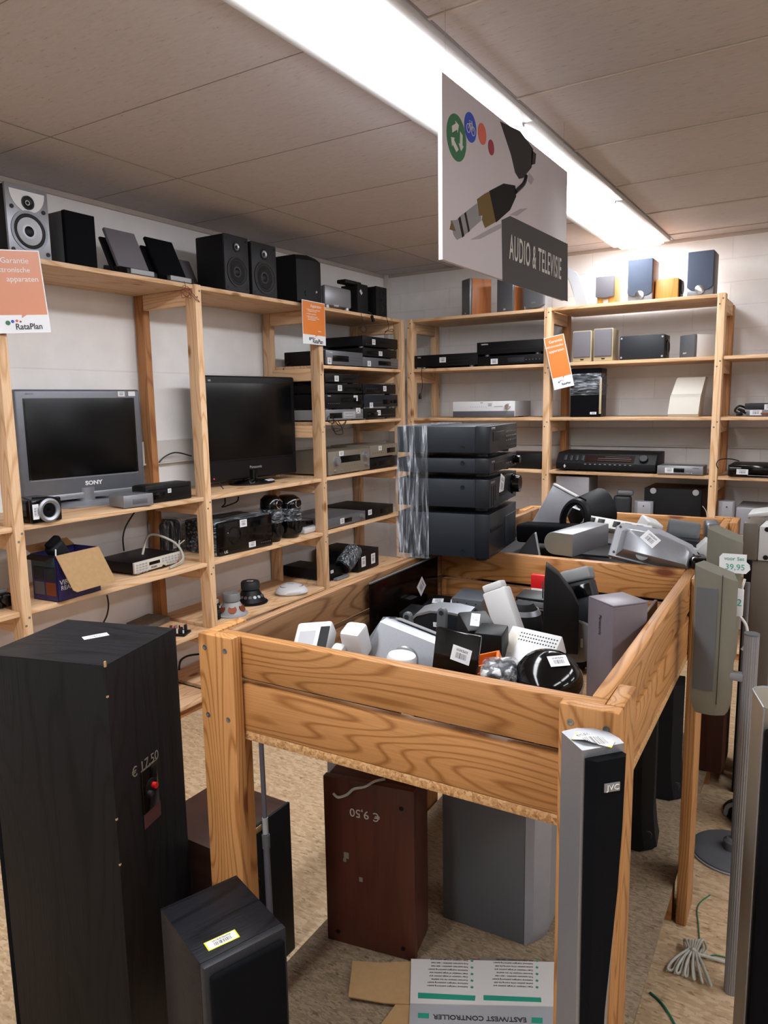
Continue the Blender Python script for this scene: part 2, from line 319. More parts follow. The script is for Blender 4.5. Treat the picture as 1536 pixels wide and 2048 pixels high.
def unit(name, label, cat, loc, rz, w, d, h, body='black_case', front='black', det=(), group=None, feet=.008, ft=.012, bev=.003, bn='case', fn='front_panel', tilt=(0, 0), fbev=.002):
    """box of electronics or loudspeaker: front looks to local -y, origin at front left bottom corner"""
    t = thing(name, label, cat, loc, (tilt[0], tilt[1], rz), group)
    MB().box(0, w, ft, d, feet, h, bev).build(bn, body, t)
    if front: MB().box(-.001, w + .001, 0, ft, max(feet - .001, .0004), h + .001, fbev).build(fn, front, t)
    if feet >= .005:
        for x in (.12, .88):
            for y in (.12, .85): MB().cyl(min(.018, w * .06), 0, feet + .001, Matrix.Translation((x * w, y * d, 0)), 14).build('foot', 'rubber' if feet < .009 or body == 'slate' else 'silver', t)
    y = 0 if front else ft
    for q in det:
        k = q[0]
        if k == 'disp': MB().box(q[1] * w, q[2] * w, y - .0015, y + .002, q[3] * h, q[4] * h, .0008).build('display', q[5] if len(q) > 5 else 'screen_black', t)
        elif k == 'strip': MB().box(q[1] * w, q[2] * w, y - .0015, y + .002, q[3] * h, q[4] * h, .0008).build('trim_strip', q[5], t)
        elif k == 'tray': MB().box(q[1] * w, q[2] * w, y - .002, y + .002, q[3] * h, q[4] * h, .001).build('disc_tray', q[5] if len(q) > 5 else front, t)
        elif k == 'knob':
            r = q[3]; o = MB().lathe([(r * 1.15, -.001), (r * 1.15, .003), (r, .004), (r * .92, .018 * min(1.4, r / .012)), (0, .018 * min(1.4, r / .012))], FM(q[1] * w, q[2] * h, y)).build('knob', q[4] if len(q) > 4 else 'black', t)
        elif k == 'btns':
            b = MB(); n = q[4]; s = q[5] if len(q) > 5 else .004
            for i in range(n):
                cx = w * (q[1] + (q[2] - q[1]) * (i / max(1, n - 1))); b.box(cx - s, cx + s, y - .002, y + .001, q[3] * h - s * .6, q[3] * h + s * .6, .0006)
            b.build('button_row', q[6] if len(q) > 6 else 'mid_grey', t)
        elif k == 'stk': sticker(t, (q[1] * w, y - .0008, q[2] * h), (RX, q[5] if len(q) > 5 else 0, 0), q[3], q[4])
        elif k == 'logo': text(t, q[1], (q[2] * w, y - .0012, q[3] * h), FRONT, q[4], q[5] if len(q) > 5 else 'print_white', 'logo')
        elif k == 'drv': driver(t, q[1] * w, q[2] * h, q[3], *(q[4:] if len(q) > 4 else ()), y=y)
        elif k == 'screw':
            for uu in (q[1], 1 - q[1]):
                for vv in (q[2], 1 - q[2]): MB().cyl(q[3] if len(q) > 3 else .006, -.001, .0025, FM(uu * w, vv * h, y), 12, .0008).build('screw', q[4] if len(q) > 4 else 'rubber', t)
        elif k == 'grille': MB().box(q[1] * w, q[2] * w, y - .012, y, q[3] * h, q[4] * h, .006, seg=3).build('grille', q[5], t)
        elif k == 'port': MB().lathe([(q[3], 0), (q[3] * .95, .003), (q[3] * .8, .002), (q[3] * .7, -.001), (0, -.001)], FM(q[1] * w, q[2] * h, y)).build('port', q[4] if len(q) > 4 else 'black_gloss', t)
    return t
XL = -2.686; YB = 4.60; TH = 0.02
SZ = [2.12, 1.775, 1.432, 1.09, .753, .408, .063]
def LW(u0, u1, vt, zs, inset=.03, um=None, vm=None):
    """front face of a thing on the left rack: px ends u0,u1, px top vt above its left end -> location, width, height"""
    v = vm or vt; x = XL - inset
    p0 = at(u0, v, 0, x); p1 = at(u1, v, 0, x); top = at(um or u0, vt, 0, x).z
    return Vector((x, p0.y, zs)), p1.y - p0.y, top - zs
def BW(u0, u1, vt, zs, inset=.03, um=None):
    y = YB + inset; p0 = at(u0, vt, 1, y); p1 = at(u1, vt, 1, y); top = at(um or u0, vt, 1, y).z
    return Vector((p0.x, y, zs)), p1.x - p0.x, top - zs
# ================================================================== the room
XW, YW, ZC = -3.14, 5.09, 2.53
struct(MB().box(XW - .1, 4.2, -3.2, YW + .1, -.05, 0).build('floor', 'strand_board', smooth=0))
struct(MB().box(XW - .1, 4.2, -3.2, YW + .1, ZC, ZC + .05).build('ceiling', 'ceiling_board', smooth=0))
struct(MB().box(XW - .1, XW, -3.2, YW + .1, 0, ZC).build('wall_left', 'painted_block_left', smooth=0))
struct(MB().box(XW, 4.2, YW, YW + .1, 0, ZC).build('wall_back', 'painted_block_back', smooth=0))
struct(MB().box(4.2, 4.3, -3.2, YW + .1, 0, ZC).build('wall_right', 'painted_block_left', smooth=0))
struct(MB().box(XW, 4.2, -3.3, -3.2, 0, ZC).build('wall_front', 'painted_block_back', smooth=0))
n = 1
def trim(x0, x1, y0, y1, z0, z1, m='off_white'):
    global n
    struct(MB().box(x0, x1, y0, y1, z0, z1, .002).build('trim_%d' % n, m, smooth=0)); n += 1
mat('joint_dark', '#857c78', .9); mat('joint_light', '#b6aca4', .8); mat('wall_paint', '#cfcbc6', .6); mat('wall_shadow', '#a8a49d', .7)
for k in range(-3, 6):                                   # joints between the 60 x 120 ceiling boards
    y = 1.83 + .615 * k
    trim(-.987, 4.2, y - .006, y + .006, ZC - .006, ZC, 'joint_light')
    trim(XW, -1.345, y - .035, y - .032, ZC - .0015, ZC, 'joint_dark')
trim(-2.55, -2.546, -3.2, YW, ZC - .003, ZC, 'joint_dark'); trim(.21, .222, -3.2, YW, ZC - .006, ZC, 'joint_light')
trim(-.99, -.984, -3.2, YW, ZC - .002, ZC, 'joint_dark')
trim(XW, XW + .012, -3.2, YW, ZC - .025, ZC, 'joint_light'); trim(XW, 4.2, YW - .012, YW, ZC - .02, ZC, 'joint_light')
trim(XW, XW + .03, -3.2, YW, 1.235, 1.245, 'wall_paint'); trim(XW, XW + .022, -3.2, YW, 1.245, 1.36, 'wall_paint')     # wall ledge and cable duct
trim(XW, 4.2, YW - .03, YW, 1.225, 1.235, 'wall_paint'); trim(XW, 4.2, YW - .022, YW, 1.235, 1.35, 'wall_paint')
trim(XW, XW + .035, YW - .035, YW, 1.37, ZC, 'wall_paint')
# ------------------------------------------------------------------ luminaires
def luminaire(x, y0, y1, lab, em, wd=.275, fr=.038):
    t = thing('ceiling_luminaire', lab, 'ceiling light', (x, y0, ZC), group='luminaire row over this aisle' if em == 'emit_tube' else 'luminaires over the next aisles')
    L_ = y1 - y0
    MB().box(-wd / 2 - fr, -wd / 2, 0, L_, -.022, 0, .003).box(wd / 2, wd / 2 + fr, 0, L_, -.022, 0, .003).box(-wd / 2, wd / 2, 0, .012, -.03, 0).box(-wd / 2, wd / 2, L_ - .012, L_, -.03, 0).build('housing', 'white', t)
    MB().prism([(-wd / 2 + .001, -.001), (-wd / 2 + .001, -.022), (-wd / 2 + .02, -.038), (wd / 2 - .02, -.038), (wd / 2 - .001, -.022), (wd / 2 - .001, -.001)], .012, L_ - .012, 1).build('diffuser', em, t)
ys = [-2.33, -1.09, .145, 1.38, 2.615, 3.85, 5.0]
for i in range(6):
    lab = ['long white ceiling light over the aisle, behind the camera', 'long white ceiling light over the aisle, behind the camera', 'long white ceiling light straight above the camera end of the aisle',
           'lit white ceiling light nearest the camera, cut by the top edge', 'lit white ceiling light behind the hanging audio and television board', 'lit white ceiling light at the far end, touching the back wall'][i]
    luminaire(-1.167, ys[i], ys[i + 1] - .004, lab, 'emit_tube')
for i, (x, y) in enumerate(((1.3, -.8), (1.3, .6), (1.3, 2.0), (3.1, 0.), (3.1, 2.2))):
    luminaire(x, y, y + 1.23, 'white ceiling light over the neighbouring aisle, outside the picture', 'emit_tube_aside')
# ------------------------------------------------------------------ racks
pxs = 'pine_'
def screws(t, M_, z):
    MB().cyl(.005, -.001, .0012, M_ @ Matrix.Translation((.01, z - .03, 0)), 10).build('screw', 'dust_grey', t)
    MB().cyl(.005, -.001, .0012, M_ @ Matrix.Translation((-.006, z - .06, 0)), 10).build('screw', 'dust_grey', t)
rackL = thing('shelving_rack', 'long pale pine shelving rack along the left wall, holding the televisions', 'shelving', (XL, .6, 0))
py = [.60, 1.605, 2.61, 3.59, 4.56]
zsL = [[0, 3, 4, 5, 6], [0, 3, 4, 5, 6], [0, 3, 4, 5, 6], [0, 1, 2, 3, 4, 5, 6]]
def loc_(o, root): o.location = Vector(o.location) - root.location
for i, y in enumerate(py):
    yy = y - .6
    MB().box(-.07, 0, yy, yy + .04, 0, 2.12, .003).build('post', 'pine_z' if i != 1 else 'pine_z', rackL)
    MB().box(-.44, -.375, yy, yy + .04, 0, 2.12, .003).build('rear_post', 'oldpine_z' if i in (2,) else 'pine_z', rackL)
    for k in sorted(set((zsL[i - 1] if i else []) + (zsL[i] if i < 4 else []))):
        z = SZ[k]
        if z > .1: MB().box(-.375, -.07, yy + .002, yy + .036, z - .095, z - .021, .002).build('cross_rail', 'pine_x', rackL)
        if z > .1 and 0 < i < 4: screws(rackL, Matrix.Translation((0, yy + .018, 0)) @ Matrix.Rotation(RX, 4, 'Z') @ Matrix.Rotation(RX, 4, 'X'), z)
for i in range(4):
    for k in zsL[i]:
        z = SZ[k] - .001; a = py[i] - .6 + .041; b_ = py[i + 1] - .6 - .001
        MB().box(-.44, -.012, a, b_, z - .02, z, .002).build('shelf_board', 'pine_y', rackL)
        if z < .1: MB().box(-.05, -.03, a, b_, 0, z - .02).build('plinth', 'oldpine_y', rackL)
rackB = thing('shelving_rack', 'pale pine shelving rack along the back wall, loudspeakers along its top', 'shelving', (-2.67, YB, 0))
bx = [-2.67, -1.66, -.65, .36]
zsB = [[0, 1, 2, 3, 4, 5, 6], [0, 1, 2, 3, 4, 5, 6], [1, 2, 3, 4, 5, 6]]
for i, x in enumerate(bx):
    xx = x + 2.67; H_ = 2.12 if i < 3 else 1.8
    MB().box(xx, xx + .043, 0, .07, 0, H_, .003).build('post', 'pine_z', rackB)
    MB().box(xx, xx + .043, .355, .42, 0, H_ - (.03 if i == 2 else 0), .003).build('rear_post', 'oldpine_z' if i in (1, 2) else 'pine_z', rackB)
    for k in sorted(set((zsB[i - 1] if i else []) + (zsB[i] if i < 3 else []))):
        z = SZ[k]
        if z > .1: MB().box(xx + .003, xx + .039, .07, .355, z - .095, z - .021, .002).build('cross_rail', 'pine_y', rackB)
        if z > .1: screws(rackB, FM(xx + .02, 0), z)
for i in range(3):
    for k in zsB[i]:
        z = SZ[k] - .001; a = bx[i] + 2.67 + .044; b_ = bx[i + 1] + 2.67 - .001
        MB().box(a, b_, .012, .47, z - .02, z, .002).build('shelf_board', 'pine_x', rackB)
        if z < .1: MB().box(a, b_, .03, .05, 0, z - .02).build('plinth', 'oldpine_x', rackB)
# ------------------------------------------------------------------ wooden bins
A_ = math.radians(1.75); BO = Vector((-1.172, 1.093, 0)); BW_ = .902; ZT = 1.05
BR = Matrix.Translation(BO) @ Matrix.Rotation(A_, 4, 'Z')
def BP(x, y, z): return BR @ Vector((x, y, z))
def screwhead(t, M_): MB().lathe([(0, .0005), (.002, 0), (.0045, .001), (.006, .0008), (.006, -.001)], M_, 14).build('screw', 'steel', t)
def bin_(lab, y0, y1, near_end, far_posts):
    t = thing('wooden_bin', lab, 'bin', BP(0, y0, 0), (0, 0, A_)); D = y1 - y0; W = BW_; th = .03
    if near_end:
        MB().box(0, .098, 0, th, 0, ZT, .004).build('leg', 'honey_z', t); MB().box(W - .098, W, 0, th, 0, ZT, .004).build('leg', 'honey_z', t)
        MB().box(0, th, th + .001, .13, 0, ZT, .004).build('leg', 'honey_z', t); MB().box(W - th, W, th + .001, .13, 0, ZT, .004).build('leg', 'honey_z', t)
        for z0, z1 in ((.953, ZT - .003), (.832, .94)):
            MB().box(th + .001, W - th - .001, th + .001, 2 * th, z0, z1, .004).build('end_plank', 'honey_x', t)
        for x in (.02, .078):
            for z in (ZT - .03, ZT - .185): screwhead(t, FM(x, z, 0)); screwhead(t, FM(W - .098 + x, z, 0))
    for z0, z1 in ((.953, ZT - .003), (.832, .94)):
        s = 2 * th + .001 if near_end else .001
        MB().box(th + .001, 2 * th, s, D, z0, z1, .004).build('side_plank', 'aged_y', t)  # aged_y: shading inside the bin put into a darker wood colour
        MB().box(W - 2 * th, W - th - .001, s, D, z0, z1, .004).build('side_plank', 'honey_y', t)
        MB().box(2 * th + .001, W - 2 * th - .001, D - th, D - .001, z0, z1 , .004).build('end_plank', 'honey_x', t)
    MB().box(0, th, D - .13, D, 0, ZT, .004).build('leg', 'honey_z', t); MB().box(W - th, W, D - .13, D, 0, ZT, .004).build('leg', 'honey_z', t)
    if far_posts:
        MB().box(0, .098, D + .001, D + th, 0, ZT, .004).build('leg', 'honey_z', t); MB().box(W - .098, W, D + .001, D + th, 0, ZT, .004).build('leg', 'honey_z', t)
    MB().box(th + .001, W - th - .001, (th + .001) if near_end else .001, D - .001, .812, .8315, .001).build('bottom_board', 'chip_edge', t)
    return t
binA = bin_('open honey pine bin on tall legs nearest the camera, full of small electronics', 0, 1.125, True, False)
binB = bin_('open honey pine bin behind the first one, heaped with silver and black speakers', 1.126, 2.16, False, True)
t = tag(MB().box(.04, .86, .034, 2.1, .098, .11, .001).build('under_bin_board', 'chip_board', None, BO, (0, 0, A_)), 'large sheet of brown chipboard lying low between the bin legs', 'board')
for yy in (.2, 1.0, 1.9):
    tag(MB().box(.05, .86, yy, yy + .05, .0, .0975, .002).build('support_batten', 'oldpine_x', None, BO, (0, 0, A_)), ['short wooden batten on the floor under the near end of the chipboard sheet', 'wooden batten on the floor under the middle of the chipboard sheet', 'wooden batten on the floor under the far end of the chipboard sheet'][(.2, 1.0, 1.9).index(yy)], 'batten')
# ================================================================== left rack, top board
def dL(u, v, y0, x0): return max(.03, x0 - at(u, v, 1, y0).x)
L9 = math.radians(90)
def onL(name, label, u0, u1, vt, zs, inset=.03, d=.25, du=None, rz=0, cat='speaker', **k):
    loc, w_, h_ = LW(u0, u1, vt, zs, inset)
    if du: d = dL(du, vt, loc.y, loc.x)
    return unit(name, label, cat, loc, L9 + rz, w_, d, h_, **k), w_, h_, d
t, w_, h_, d_ = onL('studio_monitor', 'silver and black two-way speaker at the left end of the left rack top board', 8, 91, 362, 2.12, .03, .22, body='black', front='silver', feet=.0, bn='cabinet', fn='baffle', bev=.008)
MB().prism([(w_ / 2 + w_ * .42 * math.cos(a), h_ * (.93 if math.sin(a) >= 0 else .93 + .30 * math.sin(a))) for a in [math.pi * (1 + i / 14) for i in range(15)]], -.003, .0, 1).build('tweeter_plate', 'white_gloss', t)
driver(t, w_ * .5, h_ * .77, w_ * .15, 'black', 'dark_grey', y=-.003); driver(t, w_ * .5, h_ * .37, w_ * .44, 'cone_grey', 'silver_dark')
for x, z in ((.08, .08), (.92, .08), (.12, .68), (.88, .68)): MB().cyl(.008, -.001, .003, FM(x * w_, z * h_), 12).build('screw', 'black', t)
onL('bookshelf_speaker', 'plain speaker with grey side and black cloth front beside the silver monitor', 128, 187, 419, 2.12, .03, du=89, body='mid_grey', front='black_cloth', feet=0, bn='cabinet', fn='grille', ft=.02)
def flat_speaker(lab, u, v, rz, sc, face, base, dx=0):
    p = at(u, v, 0, XL - .05 - dx); t = thing('flat_panel_speaker', lab, 'speaker', (p.x, p.y, 2.12), (0, 0, L9 + rz), 'tilted flat speakers')
    w_ = .17 * sc; a = math.radians(-26)
    MB().prism([(0, 0), (.0, .03), (.05, .045), (.16, .06), (.17, 0)], .0, w_, 0, .004).build('base', 'black', t)
    MB().box(.02 * sc, w_ - .02, -.002, .004, .010, .032, .002).build('name_plate', base, t)
    Mt = Matrix.Translation((0, .045, .03)) @ Matrix.Rotation(a, 4, 'X')
    MB().box(.0, w_, 0, .018, 0, .215 * sc, .005, Mt).build('panel', face, t)
    MB().box(-.012, w_ - .015, .035, .05, -.004, .19 * sc, .008, Mt).build('rear_panel', 'black', t)
    return t
flat_speaker('tilted grey flat panel speaker on black foot, leaning back on the top board', 254, 535, 0, 1.0, 'grey_cloth', 'light_grey')
flat_speaker('tilted grey flat speaker half hidden behind the tilted black one', 374, 545, 0, .8, 'grey_cloth', 'dark_grey', .16)
flat_speaker('tilted black flat panel speaker with silver plate on its foot', 334, 545, 0, 1.0, 'black_cloth', 'light_grey')
for i, (u0, u1, vt, du, lab) in enumerate(((447, 495, 465, 389, 'black two-way speaker with silver tweeter, left one of the pair on the top board'), (502, 551, 481, 470, 'black two-way speaker with silver tweeter, right one of the pair on the top board'))):
    t, w_, h_, d_ = onL('two_way_speaker', lab, u0, u1, vt, 2.12, .02, .2 if i else 0, du=None if i else du, body='black_case', front='dark_grey', feet=0, bn='cabinet', fn='baffle', bev=.008, fbev=.006, group='matching black two-way speakers')
    driver(t, w_ * .5, h_ * .36, w_ * .43, 'black_soft', 'black'); driver(t, w_ * .5, h_ * .8, w_ * .15, 'steel', 'black')
    for x in (.1, .9):
        for z in (.07, .93): MB().cyl(.006, -.001, .002, FM(x * w_, z * h_), 12).build('screw', 'black', t)
loc, w_, h_ = LW(597, 640, 506, 2.12, .02); D = .26
t = thing('subwoofer', 'tall black subwoofer with rounded top front edge, above the orange notice', 'subwoofer', loc, (0, 0, L9))
MB().loft([[(x, y, z) for x, y in ((w_ * .0, .02), (w_ * .5, -.012), (w_, .0), (w_, D), (0, D))] for z in (.012, h_ * .9)] + [[(w_ * .05, .04, h_), (w_ * .5, .02, h_ * 1.02), (w_ * .95, .03, h_), (w_ * .95, D, h_), (w_ * .05, D, h_)]]).build('cabinet', 'black_case', t)
MB().box(0, w_, -.02, D, 0, .014, .004).build('foot_plate', 'black', t)
MB().lathe([(.022, 0), (.02, .004), (.012, -.002), (0, -.004)], FM(w_ * .35, h_ * .22, .004) ).build('port', 'black_gloss', t); text(t, 'jbl', (w_ * .7, -.013, h_ * .27), FRONT, .016, 'print_white', 'logo')
t, w_, h_, d_ = onL('centre_speaker', 'silver centre speaker beside the subwoofer on the left rack top board', 650, 702, 569, 2.12, .03, .14, body='light_grey', front='silver', feet=.018, bn='cabinet', fn='grille', ft=.03, bev=.01, fbev=.01, det=[('logo', 'SHARP', .4, .14, .018)])
# black satellite speakers
loc, w_, h_ = LW(715, 736, 566, 2.12, .04)
t = thing('satellite_speaker', 'black speaker with sticking-out arm and a white tag, by the silver centre speaker', 'speaker', loc, (0, 0, L9))
MB().box(0, w_, 0, .1, 0, h_, .006).build('cabinet', 'black_case', t); MB().box(-.12, w_ * .5, .01, .08, h_ - .012, h_ + .012, .006).build('arm', 'black', t); sticker(t, (w_ * .3, -.001, h_ * .72), (RX, .8, 0), .03, .02)
onL('satellite_speaker', 'black speaker standing behind the one with the arm', 704, 729, 570, 2.12, .16, .09, body='black', front='black_cloth', feet=0, bn='cabinet', fn='grille')
t, w_, h_, d_ = onL('satellite_speaker', 'narrow black speaker at the corner end of the left rack top board', 752, 773, 572, 2.12, .03, .12, body='black', front='black_soft', feet=0, bn='cabinet', fn='baffle', bev=.006, det=[('drv', .5, .28, .022), ('drv', .5, .56, .018), ('drv', .5, .8, .012), ('screw', .12, .06, .004)])
# ------------------------------------------------------------------ hi-fi stacks, corner bay of the left rack
HG = 'hi-fi units stacked in the corner bay'
def hifi(lab, u0, u1, vt, zs, zb=None, inset=.03, d=.33, **k):
    loc, w_, h_ = LW(u0, u1, vt, zs, inset); k.setdefault('group', HG)
    return unit('hifi_unit', lab, 'hi-fi unit', loc, L9, w_, d, h_, **k), loc.z + h_ + .0015
t, z = hifi('silver tuner with black display, left end of the upper stack in the corner bay', 652, 725, 700, 1.775, front='silver_dark', det=[('disp', .17, .6, .3, .7), ('btns', .65, .95, .62, 8), ('btns', .65, .95, .42, 8), ('btns', .17, .9, .18, 14, .003), ('stk', .08, .3, .04, .04), ('logo', 'TUNER', .12, .85, .01)])
t, z = hifi('silver disc player with wide black display, at the base of the right upper stack', 726, 796, 714, 1.775, front='silver_dark', det=[('disp', .42, .78, .3, .75), ('stk', .16, .4, .04, .035), ('btns', .82, .96, .6, 4), ('btns', .82, .96, .3, 4)])
t, z = hifi('slim black unit resting on the silver disc player', 726, 793, 695, z, front='black', det=[('stk', .5, .5, .045, .03), ('disp', .1, .4, .3, .7)])
t, z = hifi('black player with silver feet, topmost in the upper corner stack', 725, 795, 671, z, front='black', feet=.012, d=.4, det=[('stk', .3, .55, .04, .035), ('tray', .5, .85, .5, .75), ('btns', .1, .25, .3, 4)])
t, z = hifi('silver cassette deck with grey display at the base of the left stack', 651, 726, 820, 1.432, front='silver', body='light_grey', det=[('disp', .1, .42, .25, .72), ('strip', .45, .78, .22, .8, 'light_grey'), ('disp', .5, .72, .6, .64), ('disp', .5, .72, .36, .4), ('btns', .82, .96, .7, 3, .005), ('btns', .82, .96, .3, 3, .005), ('stk', .86, .86, .05, .035)])
t, z = hifi('tall black amplifier with knob on the silver cassette deck', 650, 725, 789, z, front='black', feet=.01, det=[('knob', .9, .5, .018), ('disp', .4, .82, .5, .8), ('btns', .08, .35, .4, 6), ('stk', .8, .75, .045, .035), ('logo', 'DENON', .1, .9, .009)])
t, z = hifi('black receiver under the slim tuner in the left stack', 650, 724, 767, z, front='black', det=[('disp', .5, .85, .3, .7), ('btns', .1, .4, .3, 8, .003), ('stk', .38, .6, .045, .035), ('knob', .93, .5, .011)])
t, z = hifi('slim black tuner, topmost of the left stack by the post', 650, 718, 748, z, front='black', det=[('stk', .32, .55, .045, .035), ('disp', .5, .9, .35, .65), ('btns', .1, .25, .3, 4, .003)])
t, z = hifi('black disc player at the base of the right stack', 728, 791, 818, 1.432, front='black', feet=.01, det=[('disp', .1, .42, .25, .7, 'black_gloss'), ('stk', .45, .6, .045, .035), ('btns', .55, .95, .4, 9, .003)])
t, z = hifi('charcoal amplifier in the middle of the right stack', 728, 795, 790, z, front='slate', feet=.012, det=[('disp', .55, .82, .3, .65), ('knob', .9, .5, .012), ('btns', .2, .5, .45, 7, .003), ('stk', .2, .25, .04, .035)])
t, z = hifi('black tuner, topmost of the right stack near the corner post', 726, 791, 768, z, front='black', det=[('stk', .65, .6, .04, .035), ('btns', .1, .4, .6, 6, .003), ('disp', .1, .5, .2, .4)])
G3 = 'receivers at eye height in the corner bay'
t, z = hifi('champagne receiver with two large knobs and black display', 656, 739, 905, 1.09, front='champagne', body='champagne', group=G3, feet=.01, bev=.005, det=[('knob', .17, .6, .026, 'silver'), ('knob', .88, .72, .024, 'silver'), ('knob', .9, .32, .014, 'silver'), ('disp', .28, .76, .5, .78), ('knob', .15, .2, .008, 'silver'), ('knob', .3, .2, .006, 'silver'), ('stk', .3, .9, .05, .03), ('btns', .4, .75, .35, 6, .003)])
t, z = hifi('black player under the small champagne tuner', 741, 796, 918, 1.09, front='black', group=G3, det=[('disp', .3, .7, .3, .7), ('knob', .15, .5, .012)])
t, z = hifi('small champagne tuner resting on a black player', 740, 795, 892, z, front='champagne', body='champagne', group=G3, det=[('disp', .6, .9, .3, .7), ('stk', .35, .75, .04, .03), ('btns', .1, .4, .4, 5)])
G4 = 'players on the shelf under the champagne receiver'
t, z = hifi('silver disc player with knob, below the champagne receiver', 656, 731, 1039, .753, front='silver_dark', body='silver_dark', group=G4, d=.38, det=[('disp', .42, .62, .3, .7), ('stk', .36, .55, .045, .035), ('knob', .88, .6, .014, 'silver'), ('btns', .1, .3, .4, 4)])
t, z = hifi('black box unit with white sticker near the corner, below the receivers', 733, 786, 1020, .753, front='black', group=G4, d=.4, det=[('stk', .12, .7, .045, .035), ('disp', .5, .8, .3, .75)])
G5 = 'units on the low shelf of the corner bay'
t, z = hifi('long black box unit low behind the rack post', 654, 686, 1142, .408, front='black', group=G5, inset=.06, d=.36, det=[('stk', .3, .8, .03, .02)])
t, z = hifi('black twin-drive unit with two white labels wrapped in film on the low shelf', 716, 757, 1107, .408, front='black', group=G5, d=.36, det=[('stk', .25, .5, .05, .07), ('stk', .72, .5, .05, .07)])
p = at(700, 1120, 0, XL - .03)
t = tag(MB().lathe([(0, 0), (.05, 0), (.055, .02), (.05, .18), (0, .19)], Matrix.Translation((p.x - .03, p.y - .05, .47)) @ Matrix.Rotation(-1.0, 4, 'X')).build('film_wrapped_roll', 'black', None), 'black roll under cling film leaning against the twin-drive unit', 'roll')
MB().lathe([(.056, .01), (.062, .05), (.06, .15), (.052, .185)], Matrix.Translation((p.x - .03, p.y - .05, .47)) @ Matrix.Rotation(-1.0, 4, 'X')).build('cling_film', 'film', t)
p = at(690, 1138, 0, XL - .0)
t = tag(MB().box(0, .035, 0, .14, 0, .018, .007).build('remote_control', 'grey', None, (XL - .055, p.y - .06, .409), (0, 0, 0)), 'small grey remote control on the low shelf edge', 'remote')
# ------------------------------------------------------------------ televisions
def tv(lab, u, v, rz, wd, ht, bez, bot, logo, mbez, mlow, legr, stk, mbase):
    p = at(u, v, 2, 1.09); t = thing('flat_television', lab, 'television', (p.x, p.y, 1.09), (0, 0, L9 + rz)); h0 = .03
    MB().loft([[(a * math.cos(k * math.pi / 16), b_ * math.sin(k * math.pi / 16), z) for k in range(32)] for a, b_, z in ((wd * legr, .11, 0), (wd * legr, .11, .008), (wd * legr * .6, .07, .022))]).build('base', mbase, t)
    MB().cyl(.045, .015, h0 + .05, Matrix.Translation((0, .02, 0))).build('neck', mbase, t)
    b = MB().box(-wd / 2, wd / 2, -.012, .06, h0, h0 + ht, .012, seg=3); b.build('cabinet', mbez, t)
    MB().box(-wd / 2 + .03, wd / 2 - .03, .06, .10, h0 + .05, h0 + ht - .05, .02).build('back_cover', 'black', t)
    MB().box(-wd / 2 + bez, wd / 2 - bez, -.0145, -.010, h0 + bot, h0 + ht - bez * 1.15, .002).build('screen', 'screen_black', t)
    return t, h0
t, h0 = tv('silver television with a white price sticker in its top right corner', 176, 1008, math.radians(-9.5), .60, .505, .034, .105, 'SONY', 'silver_dark', 'silver', .30, 1, 'silver')
MB().box(-.285, .285, -.018, -.010, h0 + .002, h0 + .030, .008).build('lower_trim', 'silver', t)
text(t, 'SONY', (.03, -.0135, h0 + .070), FRONT, .026, 'print_white', 'logo', 1.2, bold=.001); text(t, 'BRAVIA', (-.235, -.0135, h0 + .485), FRONT, .011, 'print_grey', 'logo')
sticker(t, (.20, -.0135, h0 + .484), (RX, 0, 0), .036, .024); sticker(t, (.255, -.0135, h0 + .485), (RX, 0, 0), .036, .022, 'paper')
MB().box(-.262, -.262 + .004, -.0145, -.012, h0 + .1, h0 + .46).box(.258, .262, -.0145, -.012, h0 + .1, h0 + .46).box(-.262, .262, -.0145, -.012, h0 + .098, h0 + .103).build('screen_edge', 'silver', t)
t, h0 = tv('black television with a red power light and sticker on its foot', 505, 966, math.radians(-6), .72, .585, .035, .118, 'Panasonic', 'black', 'black', .21, 1, 'black_gloss')
text(t, 'Panasonic', (.02, -.0135, h0 + .065), FRONT, .024, 'print_grey', 'logo'); MB().cyl(.005, 0, .003, FM(-.29, h0 + .02, -.011), 10).build('power_light', 'led_red', t)
sticker(t, (.06, -.085, .0175), (.25, 0, .1), .06, .03); MB().box(-.325, .325, -.0135, -.0115, h0 + .108, h0 + .110).build('bezel_seam', 'black_gloss', t); text(t, 'HD', (-.29, -.0135, h0 + .557), FRONT, .014, 'print_white', 'logo')
# centre shelf small things
t, w_, h_, d_ = onL('small_speaker', 'small black speaker with silver ring and upright price sticker, below the silver television', 62, 122, 1001, 1.09, .0, .16, body='black_gloss', front='black_gloss', feet=0, bn='cabinet', fn='baffle', bev=.012, fbev=.006, ft=.02)
MB().lathe([(.048, 0), (.048, .006), (.040, .011), (.030, .006), (.028, 0)], FM(w_ * .56, h_ * .5)).build('silver_ring', 'silver', t); MB().lathe([(0, -.001), (.028, .002), (.028, -.002)], FM(w_ * .56, h_ * .5)).build('cone', 'black_cloth', t); sticker(t, (w_ * .12, -.001, h_ * .5), (RX, RX, 0), .06, .026)
t, w_, h_, d_ = onL('media_player', 'thin silver disc player lying in front of the silver television', 247, 300, 993, 1.09, .02, .13, rz=-.15, cat='disc player', body='silver', front='silver', feet=.004, det=[('tray', .3, .8, .3, .7, 'silver_dark')])
t, w_, h_, d_ = onL('cassette_recorder', 'black portable recorder with rounded corners beside the televisions', 291, 379, 973, 1.09, .05, .11, rz=-.05, cat='recorder', body='black', front='black', feet=0, bev=.012, fbev=.008, det=[('strip', .05, .95, .72, .78, 'black_gloss'), ('stk', .5, .6, .02, .02), ('tray', .15, .4, .2, .6, 'black_gloss')])
